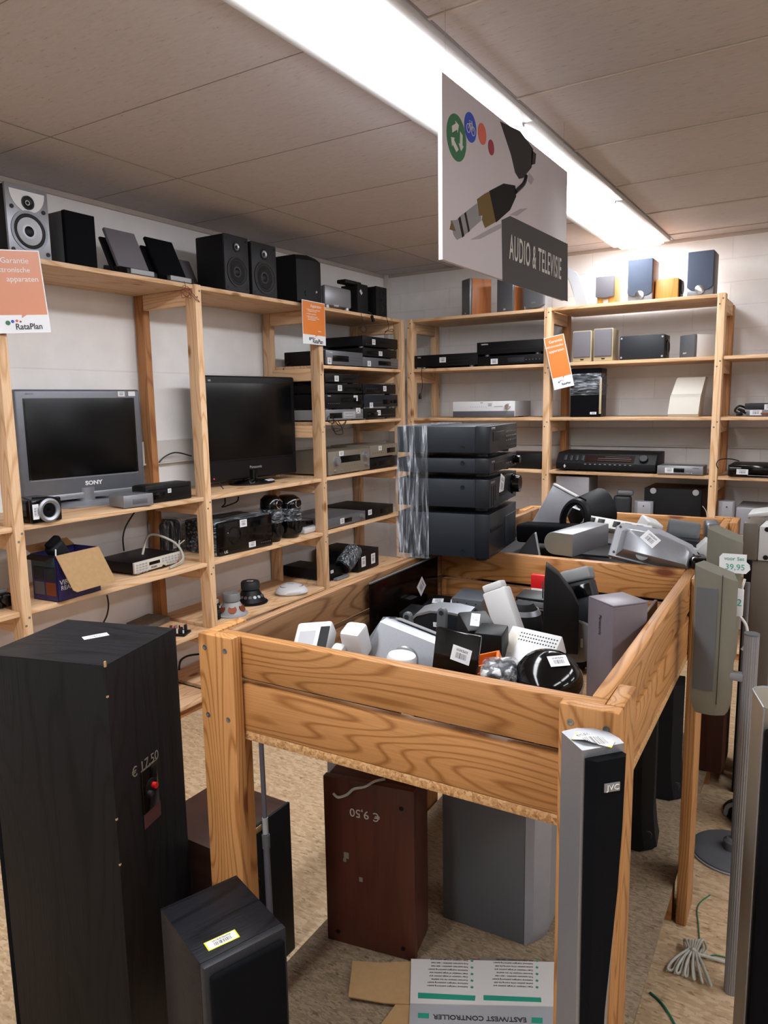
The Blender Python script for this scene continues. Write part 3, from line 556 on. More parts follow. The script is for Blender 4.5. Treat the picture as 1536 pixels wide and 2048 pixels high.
# ------------------------------------------------------------------ carton with headset
p0 = at(117.6, 1205, 2, .753); p1 = at(202, 1180, 2, .753); p2 = at(71, 1197, 2, .753)
ang = math.atan2(p1.y - p0.y, p1.x - p0.x); wd = (p1 - p0).length; dp = (p2 - p0).length; hb = at(112, 1112, 0, p0.x).z - .753
t = thing('carton', 'open dark blue and purple carton of a virtual reality set with one cardboard flap hanging', 'box', p0, (0, 0, ang))
b = MB().box(0, wd, 0, .003, 0, hb).box(0, .003, 0, dp, 0, hb).box(wd - .003, wd, 0, dp, 0, hb).box(0, wd, dp - .003, dp, 0, hb).box(0, wd, 0, dp, 0, .003); b.build('box_walls', 'purple_print', t)
MB().box(-.0015, -.0005, .004, dp - .004, hb * .72, hb - .002).build('teal_panel', 'teal_print', t)
for a_, b_, m_ in ((.08, .48, 'silver_dark'), (.54, .94, 'copper')):
    for c_, d2, in ((.05, .33), (.37, .67)): MB().box(-.0015, -.0005, dp * (1 - b_), dp * (1 - a_), hb * c_ + .015, hb * d2 + .015).build('picture_panel', m_ if c_ < .2 else 'dark_grey', t)
text(t, 'VIRTUAL', (wd * .32, -.001, hb * .40), FRONT, .030, 'print_white', 'print_title'); text(t, 'REALITY SET', (wd * .40, -.001, hb * .28), FRONT, .026, 'print_white', 'print_title')
MB().box(wd * .76, wd * .9, -.0015, -.0005, hb * .18, hb * .24, 0, None).build('picture_panel', 'print_white', t)
FMx = Matrix.Translation((.0, -.002, hb)) @ Matrix.Rotation(math.radians(-24), 4, 'X')
MB().prism([(.0, 0), (wd, 0), (wd + .02, -hb * .80), (wd + .015, -hb * .86), (.035, -hb * .86), (.02, -hb * .8)], -.003, 0, 1, M=FMx).build('front_flap', 'cardboard', t)
MB().box(.0, wd, dp - .003, dp, hb, hb + .05, 0, Matrix.Translation((0, dp, hb)) @ Matrix.Rotation(math.radians(-60), 4, 'X') @ Matrix.Translation((0, -dp, -hb))).build('rear_flap', 'cardboard', t)
MB().box(-.045, 0, .004, dp - .004, hb - .003, hb, 0, Matrix.Translation((0, 0, hb)) @ Matrix.Rotation(math.radians(-15), 4, 'Y') @ Matrix.Translation((0, 0, -hb))).build('side_flap', 'black', t)
Rp = Matrix.Translation((wd * .5, dp * .5, hb * .75))
hs = thing('headset', 'black headset with white cord sticking up out of the open carton', 'headset', (t.matrix_basis @ Vector((wd * .52, dp * .45, hb * .62))), (0, -.55, ang))
MB().box(-.035, .035, -.03, .03, 0, .13, .016, seg=4).build('visor', 'black_soft', hs); MB().box(-.03, .04, -.018, .018, .12, .15, .012, seg=3).build('pad', 'black_cloth', hs); MB().tube([(-.02, -.03, .12), (-.06, -.05, .08), (-.05, -.05, .0), (-.03, -.04, -.02)], .003).build('cord', 'cable_white', hs)
# bench instrument
p0 = at(270.7, 1153, 2, .753); p1 = at(362, 1127, 2, .753); p2 = at(205, 1137, 2, .753); ang = math.atan2(p1.y - p0.y, p1.x - p0.x); wd = (p1 - p0).length; hb = at(269, 1127, 0, p0.x).z - .753
t = unit('bench_instrument', 'black bench instrument with off-white keypad front and loose grey cables', 'instrument', p0, ang, wd, .26, hb, body='black', front='off_white', feet=.012, bev=.003, det=[('disp', .3, .53, .55, .8), ('btns', .05, .24, .8, 4, .006, 'light_grey'), ('btns', .05, .24, .6, 4, .006, 'light_grey'), ('btns', .05, .24, .4, 4, .006, 'light_grey'), ('btns', .05, .24, .2, 4, .006, 'light_grey'), ('btns', .6, .95, .8, 6, .006, 'light_grey'), ('btns', .6, .95, .6, 6, .006, 'light_grey'), ('btns', .7, .95, .4, 5, .006, 'light_grey'), ('knob', .6, .2, .006, 'black'), ('knob', .93, .2, .006, 'red'), ('logo', 'MODEL', .4, .35, .012, 'ink')])
t2 = MB().tube([(wd * .55, .12, hb), (wd * .75, .12, hb + .09), (wd * 1.0, .03, hb + .04), (wd * .95, -.03, hb * .4), (wd * .6, -.04, .006)], .006).tube([(wd * .6, -.04, .01), (wd * .9, -.04, hb * .5), (wd * 1.05, .02, hb + .02), (wd * 1.1, .03, hb + .05)], .004).tube([(wd * 1.02, .03, hb + .02), (wd * 1.15, .01, hb + .05)], .003).build('loose_cable', 'cable_grey', None, p0, (0, 0, ang))
tag(t2, 'loose grey cable looped over the keypad bench instrument', 'cable')
# ------------------------------------------------------------------ middle bay, second shelf
p0 = at(439, 1114, 2, .753); p1 = at(545.7, 1090, 2, .753); ang = math.atan2(p1.y - p0.y, p1.x - p0.x); wd = (p1 - p0).length; hb = at(438, 1047, 0, p0.x).z - .753
t = unit('speaker_set', 'film-wrapped glossy black sound set with round port and two white labels', 'sound system', p0, ang, wd, .28, hb, body='black', front='black_gloss', feet=0, bev=.012, fbev=.006, det=[('port', .28, .55, .05), ('logo', 'LG', .12, .1, .02), ('stk', .45, .88, .05, .04), ('stk', .6, .17, .05, .03), ('strip', .0, 1, .25, .26, 'black'), ('btns', .78, .95, .16, 6, .003)])
MB().box(-.012, wd + .004, .02, .29, .001, hb + .006, .01).build('cling_film', 'film_x', t)
p = at(392, 1104, 2, .753)
t = tag(MB().box(-.06, .07, -.07, .07, 0, .18, .03, seg=4).build('wrapped_bundle', 'black_soft', None, (p.x - .14, p.y - .09, .753), (0, 0, .2)), 'black bundle in cling film with a white tag behind the pine post', 'bundle')
MB().box(-.068, .078, -.078, .078, .001, .188, .03, seg=4).build('cling_film', 'film', t); sticker(t, (.0795, -.02, .05), (RX, 0, RX), .03, .035)
for i, (u0, u1) in enumerate(((543, 570), (575, 606))):
    loc, w_, h_ = LW(u0, u1, 994, .753, .05); lab = ['glossy black speaker of the film-wrapped pair, the one nearer the sound set', 'glossy black speaker of the film-wrapped pair, the one nearer the white dock'][i]
    t = thing('satellite_speaker', lab, 'speaker', (loc.x, loc.y + w_ / 2, .753), (0, 0, L9), 'film-wrapped glossy speakers'); r = w_ / 2
    def ring(z, k): return [(r * k * math.cos(a), .06 + r * 1.15 * k * math.sin(a), z) for a in [j * math.pi / 12 for j in range(24)]]
    MB().loft([ring(0, .72), ring(.03, .95), ring(h_ * .35, 1.0), ring(h_ * .6, .9), ring(h_ * .75, .98), ring(h_ * .92, .92), ring(h_, .55)]).build('cabinet', 'black_gloss', t, smooth=60)
    yy = .06 - r * 1.16
    MB().lathe([(.028, 0), (.028, .006), (.024, .008), (.022, .002), (.0, .004)], FM(0, h_ * .82, yy + .008)).build('tweeter_ring', 'chrome', t); MB().lathe([(0, .008), (.018, .006), (.021, 0)], FM(0, h_ * .82, yy + .006)).build('tweeter', 'black_gloss', t)
    MB().lathe([(.035, 0), (.033, .004), (0, -.002)], FM(0, h_ * .25, yy + .006)).build('cone', 'black_soft', t)
    MB().loft([ring(h_ * .42, 1.06), ring(h_ * .5, 1.0), ring(h_ * .72, 1.06)], caps=False).build('cling_film', 'film_x', t)
loc, w_, h_ = LW(609, 640, 1045, .753, .07)
t = thing('docking_player', 'small white docking player with black top behind the pine post', 'player', loc, (0, 0, L9)); MB().box(0, w_, 0, .16, 0, .035, .01, seg=3).build('body', 'white', t); MB().box(.01, w_ - .01, .04, .12, .035, .07, .01).build('top_cover', 'black_gloss', t)
# ------------------------------------------------------------------ low shelf: bare drivers
def bare_driver(lab, u, v, R_, hh, basket, magnet, holes):
    p = at(u, v, 2, .408); t = thing('bare_loudspeaker_driver', lab, 'speaker driver', p, (0, 0, 0))
    t.location.z = .408
    MB().lathe([(R_ * .7, 0), (R_, 0), (R_, .006), (R_ * .86, .012), (R_ * .5, hh * .6), (R_ * .42, hh * .62), (0, hh * .62), (0, hh * .55), (R_ * .45, hh * .5), (R_ * .7, 0)], seg=40).build('basket', basket, t)
    MB().lathe([(0, hh * .62), (R_ * .5, hh * .62), (R_ * .55, hh * .66), (R_ * .55, hh * .94), (R_ * .5, hh), (0, hh)], seg=36).build('magnet', magnet, t)
    for k in range(holes):
        a = 2 * math.pi * k / holes + .3; rr = R_ * .68
        MB().cyl(R_ * (1.6 / holes), -.002, .004, Matrix.Translation((rr * math.cos(a), rr * math.sin(a), hh * .32)) @ Matrix.Rotation(a, 4, 'Z') @ Matrix.Rotation(math.radians(48), 4, 'Y'), 16).build('basket_opening', 'copper' if holes < 8 else 'steel', t)
    return t
t = bare_driver('bare black loudspeaker driver lying face down, sticker on its magnet', 502, 1204, .098, .125, 'black', 'dark_grey', 16); sticker(t, (0, 0, .1255), (0, 0, .4), .035, .02)
bare_driver('bare grey loudspeaker driver lying face down with large basket openings', 464, 1228, .088, .12, 'light_grey', 'grey', 6)
p = at(431, 1238, 2, .408); t = thing('transformer', 'small dark transformer stack lettered in white beside the pine post', 'transformer', (p.x, p.y, .408), (0, 0, 0))
for k, (r, z0, z1, m_) in enumerate(((.03, 0, .03, 'black'), (.027, .03, .055, 'dark_grey'), (.03, .055, .085, 'black'), (.02, .085, .11, 'light_grey'))): MB().cyl(r, z0, z1, None, 20, .004).build('coil', m_, t)
text(t, 'EBI', (.029, 0, .07), (RX, 0, 1.2), .018, 'print_white')
p = at(583, 1186, 2, .408); t = thing('conference_phone', 'white and grey rounded conference phone on the low shelf', 'phone', (p.x, p.y, .408), (0, 0, .3))
def tri(k, z): return [(.098 * k * (1 + .09 * math.cos(3 * a)) * math.cos(a), .098 * k * (1 + .09 * math.cos(3 * a)) * math.sin(a), z) for a in [j * math.pi / 24 for j in range(48)]]
MB().loft([tri(.85, 0), tri(1, .014), tri(.95, .03), tri(.7, .05), tri(.35, .06)]).build('shell', 'white_gloss', t, smooth=60)
for a in (0, 2.09, 4.19): MB().loft([[( (.055 + .022 * math.cos(q)) * math.cos(a) - .03 * math.sin(q) * math.sin(a), (.055 + .022 * math.cos(q)) * math.sin(a) + .03 * math.sin(q) * math.cos(a), z + .0) for q in [j * math.pi / 10 for j in range(20)]] for z in (.02, .0515)]).build('speaker_mesh', 'grey', t)
MB().box(-.02, .02, -.016, .016, .055, .063, .003).build('keypad', 'light_grey', t)
p = at(357, 1268, 2, .408); t = thing('circuit_board', 'small bare circuit assembly with red and white parts at the low shelf edge', 'circuit board', (p.x, p.y, .408), (0, 0, .4))
MB().box(-.05, .05, -.04, .04, 0, .012, .001).build('board', 'black', t)
for i in range(26): MB().box(*(lambda x, y, s: (x - s, x + s, y - s, y + s))(random.uniform(-.04, .04), random.uniform(-.03, .03), random.uniform(.002, .007)), .012, random.uniform(.02, .05)).build('component', random.choice(['red', 'print_white', 'black', 'dark_grey', 'maroon', 'cone_grey']), t)
p = at(300, 1248, 2, .408); t = tag(MB().box(-.07, .07, -.1, .08, 0, .03, .004).build('flat_circuit_slab', 'dust_grey', None, (p.x, p.y, .408), (0, 0, .2)), 'flat dusty brown circuit panel behind the tall black floor speaker', 'circuit board')
p = at(8, 1215, 2, .753); t = thing('camera', 'small black device with glossy lens at the left edge of the picture', 'camera', (p.x, p.y, .753), (0, 0, L9))
MB().box(-.03, .03, -.02, .04, 0, .06, .012, seg=3).build('body', 'black_gloss', t); MB().cyl(.022, 0, .03, FM(0, .035, -.02)).build('lens', 'black_gloss', t); MB().box(-.02, .02, 0, .02, .06, .075, .003).build('flash', 'silver', t)
# ------------------------------------------------------------------ cables on the left rack
def cable(lab, pts, r, m='cable_black', cat='cable'): return tag(MB().tube(pts, r).build('cable', m, None), lab, cat)
def Lp(u, v, dx=.005): p = at(u, v, 0, XL + dx); return (p.x, p.y, p.z)
def Lq(u, v, x): p = at(u, v, 0, x); return (p.x, p.y, p.z)
cable('tangle of thin red wire hanging from the top board by the pine post', [Lp(368, 562, .012), Lp(371, 575), Lp(362, 582), Lp(375, 594), Lp(380, 578), Lp(366, 572), Lp(364, 595), Lp(378, 590), Lp(384, 582), Lp(372, 578), Lp(368, 590), Lp(382, 596), Lp(376, 580), Lp(388, 590), Lp(399, 604), Lp(391, 598), Lp(380, 588), Lp(370, 582)], .0013, 'red_cord')
cable('thin black cable hanging behind the silver television down to the shelf', [Lq(318, 925, -3.08), Lq(330, 913, -3.08), Lq(352, 905, -3.08), Lq(383, 912, -3.0)], .004)
cable('thin black cable dropping below the silver television against the wall', [Lq(272, 1020, -3.1), Lq(253, 1050, -3.1), Lq(246, 1075, -3.1), Lq(248, 1102, -3.1)], .004)
cable('short black cable dropping below the shelf behind the tall floor speaker', [Lq(214, 1190, -3.1), Lq(217, 1210, -3.1), Lq(214, 1230, -3.1), Lq(207, 1245, -3.1)], .004)
cable('black cable hanging below the black television', [Lq(450, 996, -2.9), Lq(450, 1007, -2.9), Lq(444, 1014, -2.9), Lq(458, 1010, -2.9), Lq(474, 1003, -2.9), Lq(477, 993, -2.9)], .004)
cable('black cable arching from the foot of the black television', [Lq(440, 962, -2.78), Lq(441, 970, -2.76), Lq(447, 978, -2.74)], .003)
cable('bundle of black cable hanging from the silver cassette deck', [Lp(665, 832, .01), Lp(668, 846, .01), Lp(655, 842, .01), Lp(660, 832, .01), Lp(680, 852, .01), Lp(692, 842, .01), Lp(684, 858, .01), Lp(668, 862, .01), Lp(664, 848, .01), Lp(676, 842, .01), Lp(686, 866, .01), Lp(672, 868, .01), Lp(667, 855, .01)], .0028)
cable('tangle of thin black cable hanging in front of the top player near the corner', [Lp(722, 627, .01), Lp(726, 648), Lp(720, 660), Lp(730, 664), Lp(733, 652), Lp(722, 650), Lp(724, 664), Lp(733, 662), Lp(727, 648)], .0018)
cable('thin black cable ending in a small knot beside the corner post', [Lp(772, 632, .01), Lp(776, 645), Lp(777, 657), Lp(770, 664), Lp(784, 658), Lp(786, 664), Lp(775, 662), Lp(768, 668)], .0018)
p = Lp(746, 640, .012); t = thing('power_adapter', 'small black power plug hanging under the top board near the corner', 'adapter', p, (.5, 0, 0)); MB().cyl(.011, -.012, .03, None, 16, .003).build('body', 'black', t); MB().tube([(0, 0, .03), (0, .0, .045), (-.01, -.01, .062)], .002).build('cord', 'cable_black', t)
cable('black cable behind the orange notice, hanging against the wall', [Lq(579, 722, -3.0), Lq(568, 735, -3.0), Lq(566, 752, -3.0)], .003)
cable('black cable curving on the lowest shelf behind the tall floor speaker', [Lq(358, 1340, -3.05), Lq(361, 1322, -3.05), Lq(375, 1312, -3.05), Lq(400, 1308, -3.05)], .006)
# ================================================================== back rack
def onB(name, label, u0, u1, vt, zs, inset=.03, d=.2, rz=0, cat='speaker', **k):
    loc, w_, h_ = BW(u0, u1, vt, zs, inset); return unit(name, label, cat, loc, rz, w_, d, h_, **k), w_, h_, loc
def cornerB(name, label, uc, vt, zs, rz, w_, d_, inset=.03, cat='speaker', **k):
    """turned box whose front right bottom corner is nearest"""
    y = YB + inset; p = at(uc, vt, 1, y); h_ = p.z - zs; return unit(name, label, cat, (p.x - w_ * math.cos(rz), y - w_ * math.sin(rz), zs), rz, w_, d_, h_, **k), w_, h_
B0 = dict(feet=0, bn='cabinet', fn='grille', ft=.02, bev=.004, fbev=.006)
cornerB('bookshelf_speaker', 'wooden speaker with silver front turned sideways, left end of the back rack top board', 939, 556, 2.12, -.62, .11, .17, body='beech', front='silver_dark', det=[('logo', 'JBL', .5, .06, .012)], **B0)
t, w_, h_ = cornerB('bookshelf_speaker', 'wooden speaker with silver cloth front half hidden behind the hanging board', 1026, 553, 2.12, -.2, .125, .14, body='beech', front='silver_dark', det=[('logo', 'JBL', .5, .08, .014)], **B0)
t, w_, h_, l_ = onB('bookshelf_speaker', 'grey speaker with curved lower edge standing above the post with the orange notice', 1049, 1089, 565, 2.12, .06, .16, body='light_grey', front=None, **{k: v for k, v in B0.items() if k != 'fn'})
MB().prism([(0, .16 * h_ + .01 * 0), (w_ * .2, .09 * h_), (w_ * .5, .06 * h_), (w_ * .8, .09 * h_), (w_, .16 * h_), (w_, h_), (0, h_)], -.015, .019, 1, .002).build('grille', 'mid_grey', t); text(t, 'SONY', (w_ * .5, -.016, h_ * .25), FRONT, .012, 'print_grey', 'logo')
p = at(1148, 534, 1, YB + .1); hh = p.z - 2.12
t = thing('fin_speaker', 'tall white curved fin speaker beside the hanging board', 'speaker', (at(1152, 600, 1, YB + .1).x, YB + .1, 2.12), (0, 0, .2))
pf = [(-.055, 0), (-.075, hh * .3), (-.10, hh * .6), (-.13, hh * .85), (-.15, hh), (-.10, hh * .98), (-.055, hh * .85), (-.01, hh * .5), (.015, hh * .2), (.03, 0)]
MB().prism([(a + .06, b_) for a, b_ in pf], 0, .12, 1, .006).build('cabinet', 'white_gloss', t)
MB().prism([(a * .8 + .045, b_ * .94 + .012) for a, b_ in pf], -.002, .0, 1).build('front_mesh', 'light_grey', t)
t, w_, h_, l_ = onB('bookshelf_speaker', 'small light wood speaker with grey curved grille on the top board', 1193, 1229, 555, 2.12, .04, .15, body='maple', front=None, **{k: v for k, v in B0.items() if k != 'fn'})
MB().prism([(.0, .25 * h_), (w_ * .5, .2 * h_), (w_, .25 * h_), (w_, h_), (0, h_)], -.015, .019, 1, .004).build('grille', 'grey_cloth', t); sticker(t, (w_ * .5, -.0 + .019, h_ * .1), FRONT, .03, .02, 'paper')
for u0, u1, vt, ins, lab in ((1257, 1306, 521, .05, 'blue-grey fronted wooden speaker, the left of the two tall ones on the top board'), (1377, 1429, 505, .03, 'blue-grey fronted speaker, right of the two tall ones, beside the bare wall')):
    loc, w_, h_ = BW(u0, u1, vt, 2.12, ins)
    t = thing('tall_speaker', lab, 'speaker', loc, (0, 0, .0)); MB().box(0, w_, .02, .17, 0, h_, .003).build('cabinet', 'beech' if u0 < 1300 else 'walnut', t)
    MB().box(0, w_, .008, .02, 0, h_ * .2, .002).build('lower_front', 'silver', t)
    MB().prism([(0, .19 * h_), (w_ * .15, .13 * h_), (w_ * .5, .1 * h_), (w_ * .85, .13 * h_), (w_, .19 * h_), (w_, h_), (0, h_)], -.006, .0195, 1, .004).build('grille', 'navy_cloth', t)
    MB().lathe([(0, .002), (.02, .001), (.026, 0)], FM(w_ * .5, h_ * .13, -.006)).build('badge', 'chrome', t)
t, w_, h_ = cornerB('bookshelf_speaker', 'light wood speaker with driver facing right, between the two tall blue-grey ones', 1357, 555, 2.12, 0, .128, .13, inset=.1, body='maple', front='maple', **B0)
MB().box(w_, w_ + .008, .03, .12, .005, h_ - .005, .003).build('driver_plate', 'black', t); MB().lathe([(.04, 0), (.038, .006), (.02, .002), (0, .005)], SMx(w_ + .008, .075, h_ * .6)).build('driver', 'dark_grey', t)
# second row
G6 = 'black units on the second board of the back rack'
def hB(lab, u0, u1, vt, zs, inset=.03, d=.33, rz=0, **k):
    loc, w_, h_ = BW(u0, u1, vt, zs, inset); k.setdefault('bev', .003); return unit('hifi_unit', lab, 'hi-fi unit', loc, rz, w_, d, h_, **k), loc.z + h_ + .0015
t, z = hB('slim black player on silver feet with a cord hanging down, left of the back rack', 829, 955, 712, 1.775, feet=.014, front='black', det=[('stk', .46, .6, .05, .035), ('logo', 'TEAC', .08, .85, .012), ('tray', .55, .85, .3, .6)])
t, z = hB('slim black recorder with wide display under the black amplifier', 956, 1086, 714, 1.775, front='black', det=[('disp', .47, .72, .3, .75, 'dark_grey'), ('stk', .26, .45, .05, .035), ('btns', .75, .95, .5, 5)])
t, z = hB('black amplifier on silver feet resting on the slim recorder', 954, 1088, 686, z, feet=.014, front='black', body='black', d=.38, det=[('logo', 'HARMAN', .12, .85, .012), ('strip', .02, .98, .45, .46, 'dark_grey')])
cable('thin black cord with a small plug hanging from the slim black player', [at(844, 733, 1, YB - .01), at(843, 752, 1, YB - .01), at(845, 770, 1, YB - .01), at(841, 790, 1, YB - .01)], .0022)
tag(MB().lathe([(0, 0), (.008, 0), (.01, .02), (.004, .04), (0, .04)], Matrix.Translation(at(840, 798, 1, YB - .01))).build('plug', 'black', None), 'tiny black plug at the end of the hanging cord on the back rack', 'plug')
B1 = {k: v for k, v in B0.items()}
G7 = 'cream speakers on the back rack'
for u0, u1, vt, lab in ((1146, 1183, 663, 'cream speaker with grey cloth front, left of the two'), (1188, 1226, 658, 'cream speaker with grey cloth front, right of the two, by the black centre speaker')):
    loc, w_, h_ = BW(u0, u1, vt, 1.775, .03)
    t = unit('bookshelf_speaker', lab, 'speaker', loc, .05, w_, .16, h_, body='cream', front='cream', group=G7, **B1); MB().box(.006, w_ - .004, -.012, 0, h_ * .14, h_ - .003, .006, seg=3).build('cloth_cover', 'grey_cloth', t); MB().box(w_ * .42, w_ * .6, -.001, 0, h_ * .05, h_ * .09).build('badge', 'black', t)
t, w_, h_, l_ = onB('centre_speaker', 'black centre speaker lying on its side between cream and grey speakers', 1240, 1329, 673, 1.775, .03, .16, body='black', front='dark_grey', det=[('screw', .04, .1, .006, 'light_grey')], **B0)
MB().lathe([(.05, 0), (.045, .005), (.03, -.002), (0, -.004)], SMx(w_ + .0, .1, h_ * .5)).build('side_port', 'black_gloss', t)
t, w_, h_ = cornerB('centre_speaker', 'grey wedge shaped speaker with pale side next to the rack post', 1389, 668, 1.775, -.75, .13, .14, inset=.03, body='paper', front='mid_grey', det=[('logo', 'SONY', .4, .2, .012)], **B0)
# third row
t, z = hB('silver receiver with round knob alone on the back rack', 906, 1029, 804, 1.432, feet=.006, front='paper', body='light_grey', d=.3, det=[('strip', 0, 1, .02, .4, 'silver_dark'), ('knob', .9, .68, .016, 'chrome'), ('stk', .61, .78, .045, .03), ('disp', .68, .82, .66, .7, 'light_grey'), ('btns', .3, .55, .66, 8, .003, 'light_grey'), ('logo', 'SONY', .48, .92, .008, 'ink')])
t, w_, h_, l_ = onB('bookshelf_speaker', 'black cloth fronted speaker wrapped in cling film, back rack eye level', 1142, 1202, 738, 1.432, .04, .14, body='dark_grey', front='black_cloth', det=[('stk', .78, .08, .04, .015)], **B0)
MB().box(-.006, w_ + .006, -.006, .15, h_ * .45, h_ * .9, .006).build('cling_film', 'film_x', t); MB().box(w_ * .97, w_ + .008, -.004, .0, .02, h_ * .8, .001).build('torn_edge', 'cream', t)
loc, w_, h_ = BW(1340, 1407, 755, 1.432, .04)
t = thing('wedge_speaker', 'off-white sloping speaker alone at the right of the eye level board', 'speaker', loc, (0, 0, 0))
MB().loft([[(x0, y0, z), (x1, y0, z), (x1, y1, z), (x0, y1, z)] for x0, x1, y0, y1, z in ((.0, w_ * .9, .0, .16, .0), (-.004, w_ * .9, -.01, .16, .015), (w_ * .02, w_ * .93, .01, .16, h_ * .5), (w_ * .14, w_, .07, .16, h_ * .97), (w_ * .17, w_, .08, .16, h_))]).build('cabinet', 'off_white', t, smooth=30)
MB().box(w_ * .03, w_ * .93, .003, .006, h_ * .56, h_ * .567).build('seam', 'grey', t)
# fourth row
t, w_, h_, l_ = onB('bookshelf_speaker', 'black fronted wooden box speaker behind the stacked hi-fi tower', 1010, 1083, 905, 1.09, .06, .2, body='walnut', front='black', **B0)
loc, w_, h_ = BW(1112, 1312, 905, 1.09, .0)
t = thing('radio_receiver', 'wide black vintage radio receiver with sloping dial face', 'radio', loc, (0, 0, 0)); D = .26
Pp = [(.0, .012), (.0, .055), (.045, h_ * .93), (.06, h_), (D, h_ * 1.05), (D, .012)]
MB().prism(Pp, 0, w_, 0, .004).build('case', 'black_case', t)
sl = math.atan2(h_ * .93 - .055, .045)
FMs = Matrix.Translation((0, .0, .055)) @ Matrix.Rotation(sl, 4, 'X'); L_ = math.hypot(.045, h_ * .93 - .055)
MB().box(.3 * w_, .79 * w_, L_ * .12, L_ * .86, -.0, .0025, 0, FMs).build('dial_glass', 'film_brown', t)
for i in range(4): MB().box(w_ * (.08 + i * .06), w_ * (.11 + i * .06), L_ * .2, L_ * .8, 0, .006, .002, FMs).build('slider', 'dark_grey', t)
MB().box(w_ * .43, w_ * .76, L_ * .5, L_ * .52, .003, .0035, 0, FMs).box(w_ * .43, w_ * .76, L_ * .3, L_ * .31, .003, .0035, 0, FMs).box(w_ * .5, w_ * .74, L_ * .7, L_ * .71, .003, .0035, 0, FMs).build('dial_scale', 'print_grey', t)
MB().cyl(.026, 0, .018, FMs @ Matrix.Translation((w_ * .88, L_ * .5, 0)), 24, .003).build('tuning_knob', 'black', t)
for i in range(10): MB().box(w_ * (.3 + i * .05), w_ * (.32 + i * .05), -.003, .001, .046, .050).build('push_button', 'print_grey', t)
MB().box(w_ * .09, w_ * .10, -.002, 0, .022, .042).box(w_ * .082, w_ * .108, -.002, 0, .03, .034).build('logo', 'print_white', t)
for x in (.08, .92): MB().cyl(.012, 0, .013, Matrix.Translation((x * w_, .05, 0))).cyl(.012, 0, .013, Matrix.Translation((x * w_, .2, 0))).build('foot', 'rubber', t)
t, z = hB('small silver digital receiver with dark window beside the vintage radio', 1315, 1406, 931, 1.09, d=.16, inset=.0, feet=.004, front='silver', body='silver_dark', det=[('disp', .36, .6, .3, .75), ('stk', .27, .5, .05, .03), ('btns', .66, .76, .2, 4, .003, 'chrome'), ('logo', 'HUMAX', .85, .8, .01, 'ink')])
# fifth row, partly behind the bins
t, w_, h_, l_ = onB('subwoofer', 'pale grey box speaker standing on the board above the silver heap', 1112, 1178, 952, .753, .05, .2, body='mid_grey', front='silver_plastic', **B0)
t, w_, h_, l_ = onB('subwoofer', 'large black box turned over, two pale round feet on its face', 1289, 1404, 975, .753, .06, .3, body='walnut', front='black_soft', **B0)
for x in (.16, .9): MB().cyl(.018, 0, .004, FM(x * w_, h_ * .93, 0), 20).build('round_foot', 'light_grey', t)
def pillar(lab, u0, u1, vt, ins=.0):
    loc, w_, h_ = BW(u0, u1, vt, .753, ins); t = thing('pillar_speaker', lab, 'speaker', loc, (0, 0, .15), None)
    MB().prism([(0, .03), (.02, .0), (w_ * .85, .0), (w_, .02), (w_, .09), (0, .09)], 0, h_, 2, .005).build('cabinet', 'silver_plastic', t); MB().cyl(.004, -.001, .002, FM(w_ * .5, h_ * .84)).build('screw', 'black', t)
pillar('small silver pillar speaker in front of the large black box', 1268, 1306, 1003); pillar('small silver pillar speaker right of the rack post, beside the silver box', 1437, 1471, 1003)
p = at(1240, 1020, 1, YB); t = thing('web_camera', 'small grey folding camera lying beside the pillar speaker', 'camera', (p.x, p.y + .03, .753), (0, 0, .2)); MB().box(-.05, .06, 0, .07, 0, .19, .02, seg=3).build('body', 'dark_grey', t); MB().box(-.03, .07, .0, .06, .19, .225, .014, seg=3).build('hood', 'mid_grey', t)
cable('thin pale cable standing up behind the bin by the rack post', [at(1405, 1012, 1, YB - .02), at(1412, 1022, 1, YB - .02), at(1414, 1036, 1, YB - .02)], .002, 'cable_grey')
# right bay
t, z = hB('black disc player with white sticker at the right edge of the back rack', 1457, 1590, 930, 1.09, d=.28, inset=.0, feet=.004, front='black_gloss', body='black', det=[('stk', .22, .45, .06, .03), ('strip', .3, .8, .15, .18, 'light_grey'), ('strip', .02, .2, .75, .8, 'light_grey')])
cable('black cable looping up from the disc player to the rack post', [at(1478, 922, 1, YB + .1), at(1462, 918, 1, YB + .05), at(1440, 919, 1, YB), at(1433, 928, 1, YB - .01), at(1436, 937, 1, YB - .01)], .003)
t, z = hB('thin silver player under a dark one at the right picture edge', 1493, 1590, 820, 1.432, d=.25, inset=.02, feet=.003, front='silver_dark', body='silver', det=[('stk', .2, .6, .06, .03), ('strip', .3, .8, .3, .6, 'copper')])
t, z = hB('thin dark grey player on top of the silver one, right picture edge', 1490, 1590, 807, z, d=.25, inset=.02, feet=.003, front='dark_grey', body='black', det=[('stk', .5, .4, .05, .03)])
cable('heap of black cable beside the two thin players', [at(1490, 815, 1, YB + .06), at(1478, 812, 1, YB + .02), at(1470, 822, 1, YB + .03), at(1484, 829, 1, YB + .04), at(1473, 829, 1, YB + .01), at(1488, 822, 1, YB + .04), at(1476, 818, 1, YB + .05), at(1492, 827, 1, YB + .05)], .006)
t, w_, h_, l_ = onB('printer_box', 'silver lidded box with dark top at the right end of the low board', 1472, 1590, 1014, .753, .03, .3, cat='device', body='grey', front='silver_plastic', feet=0, bn='case', fn='front_panel', ft=.05, bev=.006, fbev=.01)
